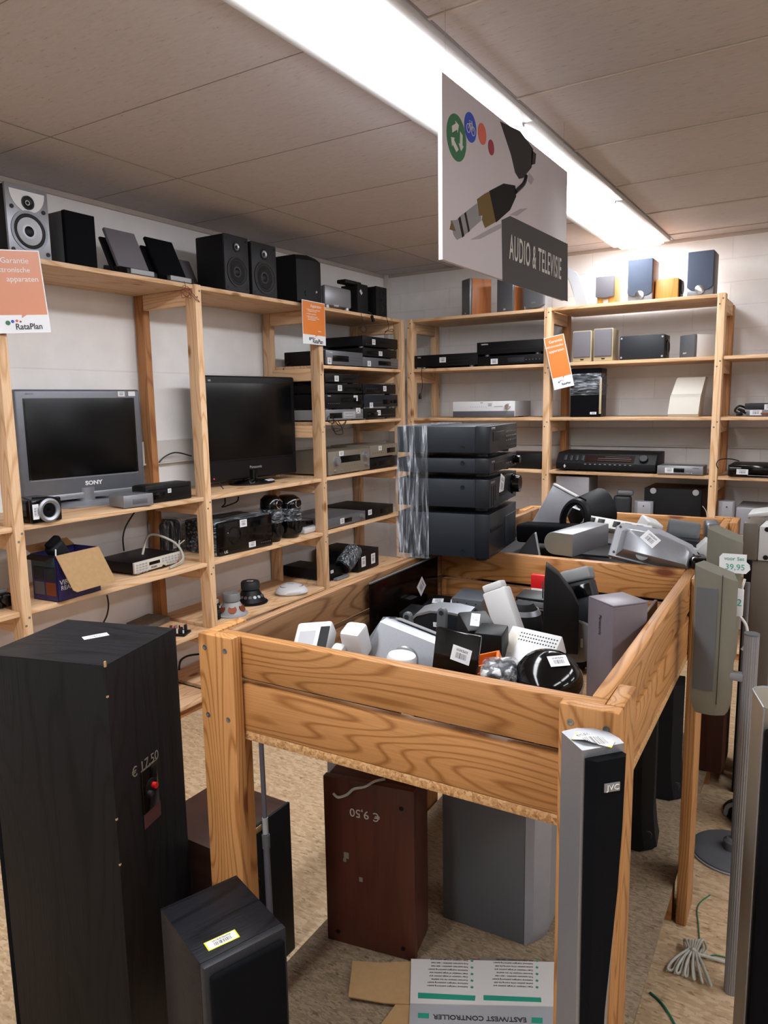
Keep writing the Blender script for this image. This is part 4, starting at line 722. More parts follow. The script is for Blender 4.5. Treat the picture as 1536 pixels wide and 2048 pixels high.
# ------------------------------------------------------------------ notices on the posts
def notice(lab, p, rz, tilt, w_, h_, paled, lines, bubble=True, roll=0):
    t = thing('paper_notice', lab, 'notice', p, (0, 0, rz)); Mt = Matrix.Rotation(roll, 4, 'Y') @ Matrix.Rotation(tilt, 4, 'X')
    rt = Mt.to_euler(); q = lambda x, y, z: Mt @ Vector((x, y, z))
    MB().box(-w_ / 2, w_ / 2, 0, .0012, -h_, 0, 0, Mt).build('sheet', 'poster_white', t)
    MB().box(-w_ / 2 + .004, w_ / 2 - .004, -.0006, 0, -h_ * .78, -.004, 0, Mt).prism([(w_ * .05, -h_ * .775), (w_ * .14, -h_ * .775), (w_ * .04, -h_ * .82)], -.0006, 0, 1, 0, Mt).build('orange_field', 'poster_orange_glare' if paled else 'poster_orange', t)
    rr = (Mt @ Matrix.Rotation(RX, 4, 'X')).to_euler()
    for s, x, z, sz, al in lines: text(t, s, q(x * w_, -.0009, -z * h_), rr, sz, 'print_white', 'notice_text', align=al)
    text(t, 'RataPlan', q(w_ * .14, -.0009, -h_ * .925), rr, .022 * w_ / .15, 'ink', 'shop_name', .9, bold=.0004)
    for i, (x, z, r, m_) in enumerate(((-.2, .875, .0062, 'green_dark'), (-.12, .858, .0042, 'blue_print'), (-.05, .852, .0036, 'salmon'), (.01, .862, .0026, 'crimson'))): MB().cyl(r * w_ / .15, 0, .0008, Mt @ FM(x * w_, -z * h_, 0), 16).build('logo_dot', m_, t)
    return t
p = at(627, 603, 0, XL + .02)
notice('orange paper notice headed Apparaten on the middle pine post', (p.x, p.y, p.z), L9 + .05, .0, .235, .245, False,
       [('Apparaten', .32, .11, .026, 'RIGHT'), ('o  Vraag eerst aan een medewerker', -.32, .2, .0095, 'LEFT'), ('om apparaten te testen', -.27, .235, .0095, 'LEFT'), ('o  Garantie op apparaten', -.32, .3, .0095, 'LEFT'), ('o  Bewaar altijd uw kassabon', -.32, .36, .0095, 'LEFT'), ('voor ruilen binnen de termijn', -.27, .395, .0095, 'LEFT'), ('anders geen garantie', -.27, .43, .0095, 'LEFT'), ('rataplan.nl', .3, .68, .008, 'RIGHT')])
p = at(1107, 672, 1, YB - .03)
notice('orange warranty notice hanging askew on the back rack post', p, .35, .0, .125, .33, False, [('Garantie', .38, .10, .024, 'RIGHT'), ('elektronische', .38, .19, .021, 'RIGHT'), ('apparaten', .38, .28, .024, 'RIGHT')], roll=-.22)
p = at(22, 500, 0, XL + .03)
notice('orange warranty notice behind shiny plastic, glare painted in, at the left picture edge', (p.x, p.y - .01, p.z), L9 - .35, .0, .21, .30, True, [('Garantie', .3, .13, .028, 'RIGHT'), ('elektronische', .3, .24, .026, 'RIGHT'), ('apparaten', .42, .35, .028, 'RIGHT')], roll=-.07)
# ------------------------------------------------------------------ hanging board
sx = -.92; y0 = at(885, 350, 0, sx).y; y1 = at(1135, 350, 0, sx).y; zt_ = at(1134, 343, 0, sx).z; zb_ = at(1135, 603, 0, sx).z; zt0 = at(884, 157, 0, sx).z; Wd = y1 - y0; Hs = (zt_ - zb_)
t = thing('hanging_sign', 'white hanging board with a large audio plug and the words AUDIO & TELEVISIE', 'sign', (sx, y0, zb_), (0, 0, L9))
MB().box(0, Wd, 0, .012, 0, Hs, .0005).build('board', 'sign_white', t); MB().box(-.0012, -.0001, -.0, .012, 0, Hs).build('board_edge', 'white', t)
def sp(u, v): q = at(u, v, 0, sx); return (q.y - y0, q.z - zb_)
def flat(pts, m_, nm, y=-.0008): MB().prism([sp(*a) for a in pts], y, 0, 1).build(nm, m_, t)
flat([(1003, 440), (1020, 432), (1135, 488), (1135, 603), (1005, 563)], 'sign_dark', 'dark_field')
text(t, 'AUDIO & TELEVISIE', (sp(1074, 520)[0], -.0018, sp(1074, 520)[1]), FRONT, .106, 'sign_text', 'sign_title', .50, bold=.0007, sp_=1.1)
flat([(1000, 243), (1040, 262), (1066, 298), (1063, 335), (1046, 356), (1038, 358), (1030, 345), (1022, 310)], 'dark_grey', 'plug_body')
flat([(1063, 300), (1072, 308), (1070, 328), (1062, 330)], 'dark_grey', 'plug_body')
MB().tube([Vector((sp(1051, 352)[0], -.0012, sp(1051, 352)[1])), Vector((sp(1046, 368)[0], -.0012, sp(1046, 368)[1])), Vector((sp(1030, 384)[0], -.0012, sp(1030, 384)[1]))], .007).build('plug_cable', 'dark_grey', t)
flat([(978, 382), (1007, 367), (1030, 371), (1032, 393), (1020, 420), (992, 445)], 'black_soft', 'plug_sleeve')
flat([(968, 388), (978, 383), (991, 444), (970, 456), (964, 440)], 'brass', 'plug_collar', -.0012)
flat([(954, 398), (967, 389), (972, 430), (958, 432)], 'brass', 'plug_collar', -.0016)
flat([(918, 434), (956, 405), (963, 440), (926, 473)], 'cone_grey', 'plug_shaft'); flat([(901, 441), (912, 440), (921, 434), (926, 473), (914, 480), (907, 470)], 'cone_grey', 'plug_tip')
flat([(916, 437), (920, 433), (928, 472), (924, 475)], 'black', 'plug_ring', -.0014); flat([(928, 427), (931, 424), (939, 462), (936, 465)], 'black', 'plug_ring', -.0014); flat([(899, 459), (903, 441), (911, 463)], 'brass', 'plug_point', -.0014)
flat([(940, 480), (990, 452), (1005, 446), (1003, 456), (960, 478)], 'sign_shadow', 'printed_shadow', -.0005); flat([(1058, 345), (1068, 358), (1062, 370), (1056, 362)], 'sign_shadow', 'printed_shadow', -.0005); flat([(1018, 430), (1040, 418), (1056, 416), (1034, 432)], 'sign_shadow', 'printed_shadow', -.0005)
def dot(u, v, rr, m_):
    x, z = sp(u, v); MB().cyl(rr, 0, .001, FM(x, z, 0), 36).build('logo_disc', m_, t); return x, z
x, z = dot(913, 276, .058, 'green_dark')
for k in range(3):
    a = 2 * math.pi * k / 3 + .5; Mk = FM(x, z, -.001) @ Matrix.Rotation(a, 4, 'Z')
    MB().prism([(-.022, .018), (.010, .018), (.010, .010), (.026, .025), (.010, .040), (.010, .033), (-.016, .033)], 0, .0008, 2, 0, Mk).build('recycling_arrow', 'sign_text', t)
x, z = dot(940.5, 255, .038, 'blue_print')
def ringp(cx, cz, r): return [Vector((x + cx + r * math.cos(q), -.0015, z + cz + r * math.sin(q))) for q in [j * math.pi / 8 for j in range(17)]]
MB().tube(ringp(-.015, -.006, .011), .0012, 5, 1).tube(ringp(.015, -.006, .011), .0012, 5, 1).tube([(x - .015, -.0015, z - .006), (x - .007, -.0015, z + .010), (x + .008, -.0015, z + .010), (x + .015, -.0015, z - .006)], .0012, 5, 1).tube([(x - .007, -.0015, z + .01), (x + .001, -.0015, z - .006), (x + .008, -.0015, z + .01)], .0012, 5, 1).tube([(x + .008, -.0015, z + .01), (x + .006, -.0015, z + .018)], .0012, 5, 1).tube([(x - .010, -.0015, z + .015), (x - .003, -.0015, z + .015)], .0012, 5, 1).build('bicycle_symbol', 'sign_text', t)
dot(964, 268, .028, 'salmon'); dot(982, 295, .021, 'crimson')
for yy in (.03, Wd - .03): MB().tube([(yy, .006, Hs - .01), (yy, .006, ZC - zb_)], .0009, 5, 1).build('hanging_wire', 'chrome', t)
# ================================================================== contents of the bins
def item(name, lab, cat, u, v, y, rot, sz=None, m='black', bev=.004, bn='body', group=None, seg=2):
    c = at(u, v, 1, y); t = thing(name, lab, cat, c, rot, group)
    if sz: MB().box(-sz[0] / 2, sz[0] / 2, -sz[1] / 2, sz[1] / 2, -sz[2] / 2, sz[2] / 2, bev, seg=seg).build(bn, m, t)
    return t
# --- near bin, front row
t = item('socket_box', 'white electrical box with a black printed strip, near left corner of the first bin', 'electrical box', 628, 1288, 1.27, (.55, -.12, .35), (.085, .10, .045), 'white', .008)
MB().box(.018, .040, -.052, .03, .0225, .0235).build('black_strip', 'black', t); MB().box(-.03, .008, -.02, .02, .0225, .0228).build('printed_frame', 'light_grey', t)
t = item('wall_adapter', 'white wall adapter with its small plug, second thing from the left in the first bin', 'adapter', 712, 1283, 1.27, (.35, .0, .1), (.05, .05, .075), 'white_gloss', .01)
MB().box(-.04, -.012, -.045, -.02, -.022, .008, .005).build('plug', 'white', t); MB().tube([(-.03, -.045, -.01), (-.034, -.07, -.02)], .002, 6, 1).build('pin', 'chrome', t)
t = item('clock_radio', 'silver tilted clock radio with round dial, front of the first bin', 'radio', 815, 1300, 1.36, (-.30, .27, .15))
MB().loft([[(-.078, -.045, -.055), (.082, -.045, -.055), (.082, .045, -.055), (-.078, .045, -.055)], [(-.070, -.04, .04), (.07, -.04, .04), (.07, .045, .04), (-.070, .045, .04)], [(-.066, -.018, .052), (.068, -.018, .052), (.068, .04, .052), (-.066, .04, .052)]]).build('body', 'silver', t)
MB().loft([[(-.098, -.035, -.055), (-.079, -.043, -.055), (-.079, .045, -.055), (-.098, .045, -.055)], [(-.075, -.015, .05), (-.060, -.015, .056), (-.060, .04, .056), (-.075, .04, .05)]]).build('side_cap', 'mid_grey', t)
MB().box(-.05, .055, -.005, .035, .055, .058, .001).build('top_mesh', 'grey', t); MB().cyl(.026, 0, .012, FM(.012, -.012, -.046), 24, .003).build('dial', 'silver', t)
t = item('canister', 'white round canister standing before the silver clock radio', 'cap', 802, 1338, 1.235, (0, .1, 0)); MB().lathe([(0, -.05), (.031, -.05), (.031, .026), (.028, .031), (0, .032)], None, 36).build('body', 'white_gloss', t)
t = item('glossy_display', 'thin black panel with white barcode sticker leaning at the front plank', 'panel', 912, 1318, 1.23, (-.12, .07, .05), (.092, .012, .11), 'black_gloss', .002); sticker(t, (.012, -.0066, .012), (RX, .12, 0), .040, .030)
t = item('power_supply', 'black power supply with pink barcode sticker on its top, middle of the first bin', 'power supply', 952, 1268, 1.48, (.25, .0, .75), (.07, .085, .075), 'black', .006); sticker(t, (-.005, .0, .0378), (0, 0, 1.2), .055, .02, 'sticker')
t = item('bar_speaker', 'black bar speaker with silver upper edges and a white sticker behind the clock radio', 'speaker', 880, 1262, 1.62, (.1, .0, .1))
MB().prism([(-.075, -.06), (.085, -.06), (.085, .055), (.045, .06), (-.01, .058), (-.05, .045), (-.075, .02)], -.03, .03, 1, .003).build('body', 'slate_front', t)
MB().prism([(-.076, .021), (-.05, .047), (-.01, .061), (.045, .063), (.086, .058), (.086, .064), (.045, .069), (-.012, .067), (-.053, .052), (-.078, .026)], -.033, .032, 1).build('silver_edge', 'silver', t); sticker(t, (.01, -.0305, .03), FRONT, .03, .012)
for i, (u, lab) in enumerate(((818, 'grey plastic speaker bracket with rounded end, the left one of two'), (884, 'grey plastic speaker bracket with rounded end, the right one of two'))):
    t = item('speaker_bracket', lab, 'bracket', u, 1252 - i * 8, 1.5, (0, -.12 if i == 0 else .06, 0), group='grey speaker brackets in the first bin')
    MB().prism([(-.012, -.075), (.014, -.075), (.012, .02)] + [(.0 + .012 * math.cos(a), .024 + .012 * math.sin(a)) for a in [j * math.pi / 8 for j in range(9)]] + [(-.012, .01)], -.006, .006, 1, .002).build('arm', 'mid_grey', t); MB().cyl(.006, .005, .008, FM(0, .024, 0), 14).build('screw', 'dark_grey', t)
t = item('network_box', 'small black box with connectors left behind the grey brackets', 'box', 838, 1234, 1.84, (.0, .05, .15), (.09, .1, .045), 'black', .004); MB().box(-.04, -.02, -.064, -.06, -.012, .006).build('socket', 'steel', t)
t = item('cable_modem', 'black flat box with two white stickers by the smoked panel', 'modem', 888, 1218, 2.03, (.08, 0, .1), (.11, .12, .05), 'black', .004); sticker(t, (-.02, 0, .0256), (0, 0, .3), .035, .04); sticker(t, (.03, .01, .0256), (0, 0, .3), .02, .04, 'paper')
t = item('metal_unit', 'bare grey metal drive unit at the far plank of the first bin', 'drive', 945, 1205, 2.02, (.12, .0, .05), (.10, .09, .055), 'silver_dark', .002)
for x in (-.03, 0, .03): MB().cyl(.002, 0, .001, FM(x, .015, -.0455), 10).build('screw', 'black', t)
t = item('headset', 'black curved headphone band lying over the bar speaker', 'headphones', 930, 1232, 1.72, (.2, .1, .2)); MB().tube([(-.055, 0, -.02), (-.03, 0, .02), (.0, 0, .03), (.035, 0, .015), (.06, 0, -.03)], .007).build('band', 'black', t)
t = item('power_block', 'long white power block leaning left, middle of the first bin', 'power block', 1010, 1232, 1.62, (-.2, -.42, .1), (.062, .045, .135), 'white', .006); MB().box(-.027, .024, -.018, .018, .0675, .085, .004).build('stepped_end', 'white', t)
t = item('desk_speaker', 'black rounded speaker with silver band behind the white power block', 'speaker', 1046, 1246, 1.76, (0, 0, 0)); MB().lathe([(0, -.08), (.05, -.08), (.055, -.02), (.045, .03), (.025, .055), (0, .06)], None, 28).build('body', 'black_soft', t); MB().lathe([(.0465, .028), (.040, .040), (.0375, .0395), (.044, .027)], None, 28).build('silver_band', 'silver', t)
t = item('open_box', 'black open-topped box standing at the far plank', 'box', 1070, 1215, 1.95, (.1, 0, 0)); MB().box(-.045, .045, -.035, .035, -.09, .04, .003).build('body', 'black', t); MB().box(-.038, .038, -.036, -.034, .015, .032, .001).box(-.045, .045, -.036, -.030, .008, .012).build('rim', 'grey', t)
t = item('red_packet', 'red packet against the far plank behind the black fin speaker', 'packet', 1095, 1170, 2.12, (0, 0, .05), (.10, .02, .06), 'red', .002); MB().box(-.048, .0, -.0112, -.010, -.028, -.012).build('white_print', 'print_white', t)
t = item('fin_speaker', 'tall black fin shaped speaker, highest thing in the first bin', 'speaker', 1115, 1205, 1.7, (.0, .0, .35)); MB().prism([(-.035, -.12), (.05, -.12), (.05, .0), (.035, .03), (.0, .075), (-.028, .096), (-.032, .05)], -.03, .03, 1, .002).build('cabinet', 'black', t); MB().lathe([(.022, 0), (.02, .003), (0, -.001)], Matrix.Translation((-.034, 0, .03)) @ Matrix.Rotation(-RX, 4, 'Y')).build('driver', 'dark_grey', t)
t = item('label_printer', 'grey and black hand-held printer with window leaning behind the mauve speaker', 'printer', 1168, 1205, 1.82, (-.25, -.32, .1)); MB().box(-.036, .036, -.02, .03, -.11, .055, .005).build('body', 'dark_grey', t); MB().box(-.038, .038, -.028, .032, .055, .088, .007, seg=3).build('head', 'grey', t); MB().box(-.026, .03, -.024, -.020, .012, .045, .002).build('window', 'black_gloss', t); MB().box(-.036, -.03, -.022, -.0195, -.1, -.02).build('paper_label', 'paper', t); MB().box(-.02, .02, -.0, .014, .088, .0895, .0005).build('slot', 'light_grey', t)
# tall mauve-silver satellite speaker
pt2 = at(1227, 1212, 1, 1.60); hh = pt2.z - .834
t = thing('satellite_speaker', 'mauve-silver box speaker standing upright, largest thing in the first bin', 'speaker', (pt2.x, 1.60, .834), (0, 0, math.radians(52)))
MB().box(0, .098, 0, .098, 0, hh - .004, .010, edges=2).build('cabinet', 'mauve', t); MB().box(.001, .097, .001, .094, hh - .004, hh, .0035).build('top_edge', 'mauve', t)
text(t, 'Panasonic', (-.0012, .045, hh * .78), (RX, RX, -RX), .012, 'ink', 'logo'); sticker(t, (.048, -.0008, hh * .33), (RX, RX, 0), .045, .020)
t = item('cable_reel', 'grey round flat reel half behind the mauve speaker', 'reel', 1152, 1282, 1.72, (.15, 0, .12)); MB().cyl(.056, -.006, .006, Matrix.Rotation(RX, 4, 'X'), 36, .002).build('disc', 'grey', t); MB().box(.012, .018, -.009, -.006, -.012, .012, .001).build('handle_slot', 'print_white', t)
t = item('perforated_case', 'white metal case with rows of small holes, right middle of the first bin', 'case', 1062, 1313, 1.44, (.62, .05, -.05), (.115, .10, .055), 'white', .003)
for r_ in range(3):
    b = MB()
    for k in range(14): b.cyl(.0019, .0272, .0278, Matrix.Translation((-.03 + k * .0062, .018 + r_ * .009, 0)), 8)
    b.build('vent_hole_row', 'black', t)
MB().box(-.055, -.03, -.02, .03, .0275, .0278).build('copper_strip', 'off_white', t)
t = item('round_speaker', 'black round webcam-like speaker with silver ring and barcode sticker, front right of the first bin', 'speaker', 1098, 1352, 1.265, (.55, .15, .2))
MB().lathe([(0, -.05), (.055, -.05), (.064, -.03), (.064, -.012), (.058, .008), (.035, .028), (0, .034)], None, 40).build('shell', 'black_gloss', t, smooth=50); MB().lathe([(.0645, -.014), (.0648, -.008), (.062, -.003), (.061, -.006)], None, 40).build('silver_ring', 'silver', t); sticker(t, (.012, .014, .0325), (-.1, .1, .5), .036, .026); MB().cyl(.010, 0, .004, Matrix.Translation((.035, -.04, .004)) @ Matrix.Rotation(.9, 4, 'X'), 16).build('socket', 'black', t)
t = item('wrapped_parcel', 'small parcel in bubble wrap at the front plank of the first bin', 'parcel', 1000, 1347, 1.245, (.3, -.1, .2), (.062, .05, .04), 'dark_grey', .012, seg=3); MB().box(-.036, .036, -.03, .03, -.023, .024, .014, seg=4).build('bubble_wrap', 'bubble', t)
t = item('slotted_basket', 'orange plastic basket with slots beside the bubble-wrapped parcel', 'basket', 978, 1343, 1.31, (.25, -.3, .25)); b = MB().box(-.03, .03, -.022, -.019, -.03, -.024).box(-.03, .03, -.022, -.019, .022, .03).box(-.03, -.025, -.022, .022, -.03, .03).box(.025, .03, -.022, .022, -.03, .03).box(-.03, .03, .019, .022, -.03, .03)
for k in range(5): b.box(-.03, .03, -.0215, -.0195, -.019 + k * .009, -.014 + k * .009)
b.build('slotted_walls', 'orange', t); MB().box(-.03, .03, -.022, .022, -.033, -.0305).build('base', 'orange', t)
t = item('power_supply', 'black box standing under the one with the pink sticker', 'power supply', 984, 1305, 1.40, (.1, 0, .15), (.06, .06, .11), 'black', .004)
# smoked panel on the left plank
xa = BP(.063, .4, 0).x; q0 = at(732, 1168, 0, xa); ya = q0.y; yb_ = 2.12; t = thing('smoked_panel', 'smoked brown acrylic lid standing against the left planks of the first bin', 'panel', (xa + .012, ya, .834), (0, 0, A_))
MB().box(-.003, .002, 0, yb_ - ya, 0, q0.z - .834, .0008).build('sheet', 'smoked_acrylic', t); MB().box(-.004, .003, 0, yb_ - ya, q0.z - .834, q0.z - .831).build('polished_edge', 'mid_grey', t)
sticker(t, (.003, (yb_ - ya) * .72, (q0.z - .834) * .62), (RX, .9, RX), .045, .045)
t = tag(MB().box(-.004, .004, -.10, .10, 0, .19, .001).build('dark_board', 'walnut', None, BP(.812, .72, .834), (0, .0, A_))  , 'dark brown board leaning on the right planks of the first bin', 'board')
# lower layer of the near bin: plain chargers and boxes seen between the larger things
lab2 = ['flat black charger at the bottom of the first bin beside the white socket box', 'flat black charger at the bottom of the first bin under the clock radio', 'black plastic case at the bottom of the first bin, centre', 'black plastic case at the bottom of the first bin under the perforated case', 'black plastic case at the bottom of the first bin beside the mauve speaker', 'dark grey case at the bottom of the first bin near the far plank', 'dark grey case at the bottom of the first bin before the drive unit', 'black case low in the right far corner of the first bin', 'black case low under the fin speaker']
for i, (x, y, w_, d_, h_, a) in enumerate(((.13, .17, .10, .13, .05, .2), (.28, .2, .15, .15, .05, -.1), (.45, .35, .16, .14, .06, .3), (.6, .22, .15, .14, .05, 0), (.76, .22, .09, .12, .06, .1), (.2, .62, .2, .3, .06, .05), (.38, .8, .15, .22, .06, .2), (.74, .85, .14, .3, .05, 0), (.56, .68, .15, .2, .06, -.2))):
    q = BP(x, y, .833); t = tag(MB().box(-w_ / 2, w_ / 2, -d_ / 2, d_ / 2, 0, h_, .006).build('plastic_case', 'black_soft' if i not in (5, 6) else 'dark_grey', None, q, (0, 0, a)), lab2[i], 'case')
# --- far bin
q0 = at(1145, 1117, 1, BP(.5, 1.16, 0).y); q1 = at(1222, 1090, 2, q0.z); an4 = math.atan2(q1.y - q0.y, q1.x - q0.x); LL = min(.26, (q1 - q0).length)
t = thing('shelf_speaker', 'long silver speaker with half-round end resting on the plank between the bins', 'speaker', (q0.x, q0.y, q0.z + .004), (0, 0, an4 - RX)); print('AN4', math.degrees(an4), LL)
r = .036; pf = [(0, 0), (0, .075)] + [(-.068 + r * math.cos(a), .0375 + .0375 * math.sin(a)) for a in [math.pi / 2 + j * math.pi / 12 for j in range(13)]]
Mz = Matrix.Identity(4)
MB().prism(pf, 0, LL, 1, .0025).build('cabinet', 'silver', t); MB().prism([(a * .96 - .001, b_ * .95 + .0018) for a, b_ in pf], -.001, -.0001, 1, 0).build('end_cap', 'champagne', t)
t = item('moulded_speaker', 'large silver moulded speaker shell with barcode sticker and keyhole, front right of the far bin', 'speaker', 1308, 1100, 2.29, (-.55, .17, .0))
def shell(k, y, dz=0): return [(x * k, y, z * k + dz) for x, z in ((-.125, -.055), (-.13, .045), (-.115, .062), (.0, .07), (.10, .045), (.128, .015), (.13, -.055))]
MB().loft([shell(1, .02), shell(1, -.0), shell(.97, -.006)]).build('flange', 'silver_plastic', t); MB().loft([[(x * .86 + .005, -.006, z * .82 - .004) for x, _, z in shell(1, 0)], [(x * .74 + .012, -.05, z * .62 - .008) for x, _, z in shell(1, 0)], [(x * .70 + .012, -.056, z * .56 - .008) for x, _, z in shell(1, 0)]]).build('raised_shell', 'silver', t, smooth=60)
sticker(t, (-.01, -.0565, .012), (RX, .5, 0), .05, .035); MB().lathe([(.02, 0), (.018, .001), (0, 0)], FM(-.02, -.036, -.045)).build('keyhole_plate', 'grey', t); MB().box(-.022, -.018, -.048, -.046, -.042, -.03).build('keyhole', 'black', t)
for x, z in ((-.115, .045), (.112, .012), (-.11, -.04)): MB().cyl(.004, 0, .002, FM(x, z, -.006), 12).build('screw_hole', 'dark_grey', t)
t = item('wedge_speaker', 'black wedge shaped speaker beside the long silver one', 'speaker', 1062, 1092, 2.28, (0, 0, .3)); MB().loft([[(-.06, -.03, -.05), (.03, -.03, -.05), (.03, .04, -.05), (-.06, .04, -.05)], [(.005, -.005, .04), (.012, -.005, .045), (.012, .01, .045), (.005, .01, .04)]]).build('cabinet', 'slate_front', t); MB().prism([(.031, -.05), (.036, -.05), (.0165, .045), (.0125, .045)], -.02, .01, 1).build('seam', 'light_grey', t)
t = item('soundbar', 'long black speaker lying across the far bin behind the silver one', 'speaker', 1100, 1066, 2.6, (0, -.05, -.12), (.24, .09, .07), 'black_cloth', .012, seg=3)
t = item('desk_speaker', 'silver slab speaker leaning right, tallest at the left of the far bin', 'speaker', 1110, 1020, 2.72, (-.15, .47, .1), (.10, .06, .165), 'silver_plastic', .006); MB().box(-.05, .05, -.034, .03, .0825, .090, .002).build('top_rim', 'white', t); MB().box(-.045, .05, -.05, -.03, -.09, -.076, .004).build('foot_rim', 'white', t)
t = item('desk_fan_speaker', 'large black drum shaped speaker with handle, back of the far bin', 'speaker', 1186, 1022, 2.93, (.25, .1, -.75)); MB().lathe([(0, -.06), (.078, -.06), (.082, -.05), (.07, .075), (.06, .085), (0, .085)], Matrix.Rotation(RX, 4, 'X'), 36).build('drum', 'black_soft', t, smooth=50); MB().tube([(-.05, -.06, .055), (-.06, -.10, .10), (.0, -.11, .115), (.04, -.09, .10), (.045, -.05, .07)], .008).build('handle', 'black_gloss', t); sticker(t, (.03, -.08, .055), (.6, .3, .5), .04, .03)
t = item('headphones', 'black loop with bright inner edge in front of the drum speaker', 'headphones', 1150, 1038, 2.6, (.1, .5, -.3)); MB().tube([(.05 * math.cos(a), .0, .07 * math.sin(a)) for a in [j * 2 * math.pi / 14 for j in range(15)]], .013).build('band', 'black', t); MB().tube([(.036 * math.cos(a), -.006, .055 * math.sin(a)) for a in [-1.2 + j * .2 for j in range(8)]], .005).build('bright_edge', 'chrome', t)
t = item('connector_panel', 'white equipment panel edge with black sockets behind the long silver speaker', 'panel', 1234, 1054, 2.64, (-.7, .1, .0), (.24, .035, .04), 'carton_white', .002)
for i, x in enumerate((-.09, -.055, .0, .04, .08)): MB().box(x - .012, x + .012, -.0195, -.017, -.012, .012, .001).build('socket', 'black', t)
t = item('cube_speaker', 'small white cube speaker poking out of the far bin heap', 'speaker', 1297, 1056, 2.68, (.3, .35, .8), (.065, .065, .065), 'white', .008, seg=3); MB().cyl(.02, 0, .002, FM(0, 0, -.033), 20).build('driver', 'light_grey', t)
t = item('video_camera', 'black video camera with angled grip and white label in the far bin', 'camera', 1362, 1088, 2.5, (.1, .12, .15)); MB().loft([[(-.08, -.04, -.04), (.06, -.05, -.045), (.06, .05, -.045), (-.08, .04, -.04)], [(-.085, -.04, .02), (.055, -.045, .03), (.05, .04, .03), (-.085, .04, .02)]]).build('body', 'dark_grey', t); MB().cyl(.04, -.05, .05, Matrix.Translation((-.0, .03, .03)) @ Matrix.Rotation(RX, 4, 'Y'), 28, .006).build('drum', 'mid_grey', t); sticker(t, (.035, -.0505, -.005), (RX, .35, 0), .028, .035); MB().box(-.045, -.02, -.046, -.043, -.02, .012).build('window', 'black_gloss', t); text(t, 'SONY', (.0, -.0475, .0), (RX, RX, 0), .012, 'print_grey', 'logo')
t = item('gadget', 'silver end of a device peeping beside the curved speakers in the far bin', 'device', 1423, 1062, 2.8, (0, 0, .2), (.05, .12, .07), 'silver_dark', .014, seg=3)
t = item('gadget', 'white angular box corner just left of the curved speakers', 'box', 1415, 1098, 2.35, (.2, .7, .3), (.05, .05, .04), 'white', .002)
t = item('wall_phone', 'black handset below the camera at the right plank of the far bin', 'phone', 1396, 1122, 2.28, (.0, 0, .3), (.05, .08, .03), 'black_gloss', .008); MB().cyl(.008, .015, .017, None, 16).build('dial', 'dark_grey', t)
cable('white cable running down into the far bin heap', [at(1236, 1090, 1, 2.28), at(1228, 1106, 1, 2.28), at(1220, 1117, 1, 2.27)], .003, 'cable_white')
lab3 = ['black case under the silver speaker shell in the far bin', 'black case at the left plank of the far bin', 'black case in the middle of the far bin', 'dark grey case at the far plank of the far bin', 'black case at the right plank of the far bin', 'dark grey case under the drum speaker in the far bin', 'black case low in the far right corner of the far bin', 'black case low at the right front of the far bin']
for i, (x, y, w_, d_, z0, h_, a) in enumerate(((.6, 1.32, .34, .22, .833, .16, .05), (.18, 1.56, .2, .3, .833, .15, 0), (.45, 1.62, .26, .22, .833, .15, .0), (.5, 1.98, .4, .24, .833, .13, 0), (.74, 1.7, .17, .35, .833, .14, 0), (.17, 1.9, .18, .28, .833, .14, 0), (.78, 2.0, .1, .2, .833, .12, 0), (.3, 1.26, .2, .16, .833, .14, 0))):
    q = BP(x, y, z0); tag(MB().box(-w_ / 2, w_ / 2, -d_ / 2, d_ / 2, 0, h_, .008).build('plastic_case', 'black_soft' if i not in (3, 5) else 'dark_grey', None, q, (0, 0, a)), lab3[i], 'case')
# ================================================================== hi-fi tower on the bin corner
C0 = Vector((-.895, 2.03, 1.051)); rz = math.radians(98)
GS = 'charcoal hi-fi units stacked on the bin corner'
lv = [(1.051, 1.198), (1.207, 1.305), (1.313, 1.369), (1.374, 1.466)]
labs = ['charcoal cassette unit at the bottom of the stack on the bin corner', 'charcoal amplifier with one big knob in the stack on the bin corner', 'thin charcoal tuner unit, second from the top of the stack on the bin corner', 'charcoal disc player, topmost of the stack on the bin corner']
dets = [[('tray', .03, .45, .62, .72, 'black'), ('tray', .55, .97, .15, .8, 'slate'), ('strip', .02, .98, .12, .13, 'black'), ('strip', .6, .92, .72, .74, 'grey')],
        [('knob', .86, .6, .030, 'black_gloss'), ('stk', .42, .72, .05, .06, .35), ('strip', .05, .06, .15, .8, 'black'), ('strip', .12, .13, .15, .8, 'black'), ('strip', .18, .19, .3, .8, 'black'), ('disp', .35, .62, .35, .5, 'black'), ('logo', 'TECHNICS', .1, .9, .01, 'print_grey')],
        [('knob', .9, .6, .014, 'black_gloss'), ('disp', .15, .5, .3, .7, 'black'), ('btns', .6, .75, .5, 3, .004, 'grey'), ('logo', 'TECHNICS', .1, .8, .008, 'print_grey')],
        [('tray', .1, .5, .5, .8, 'slate'), ('btns', .58, .95, .75, 7, .004, 'grey'), ('btns', .58, .95, .6, 7, .004, 'grey'), ('btns', .58, .95, .45, 6, .004, 'grey'), ('strip', .62, .95, .2, .28, 'dark_grey'), ('logo', 'TECHNICS', .1, .92, .01, 'print_grey')]]
def ringpts(M_, x0, x1, y0, y1, z): return [M_ @ Vector(q) for q in ((x0, y0, z), (x1, y0, z), (x1, y1, z), (x0, y1, z))]
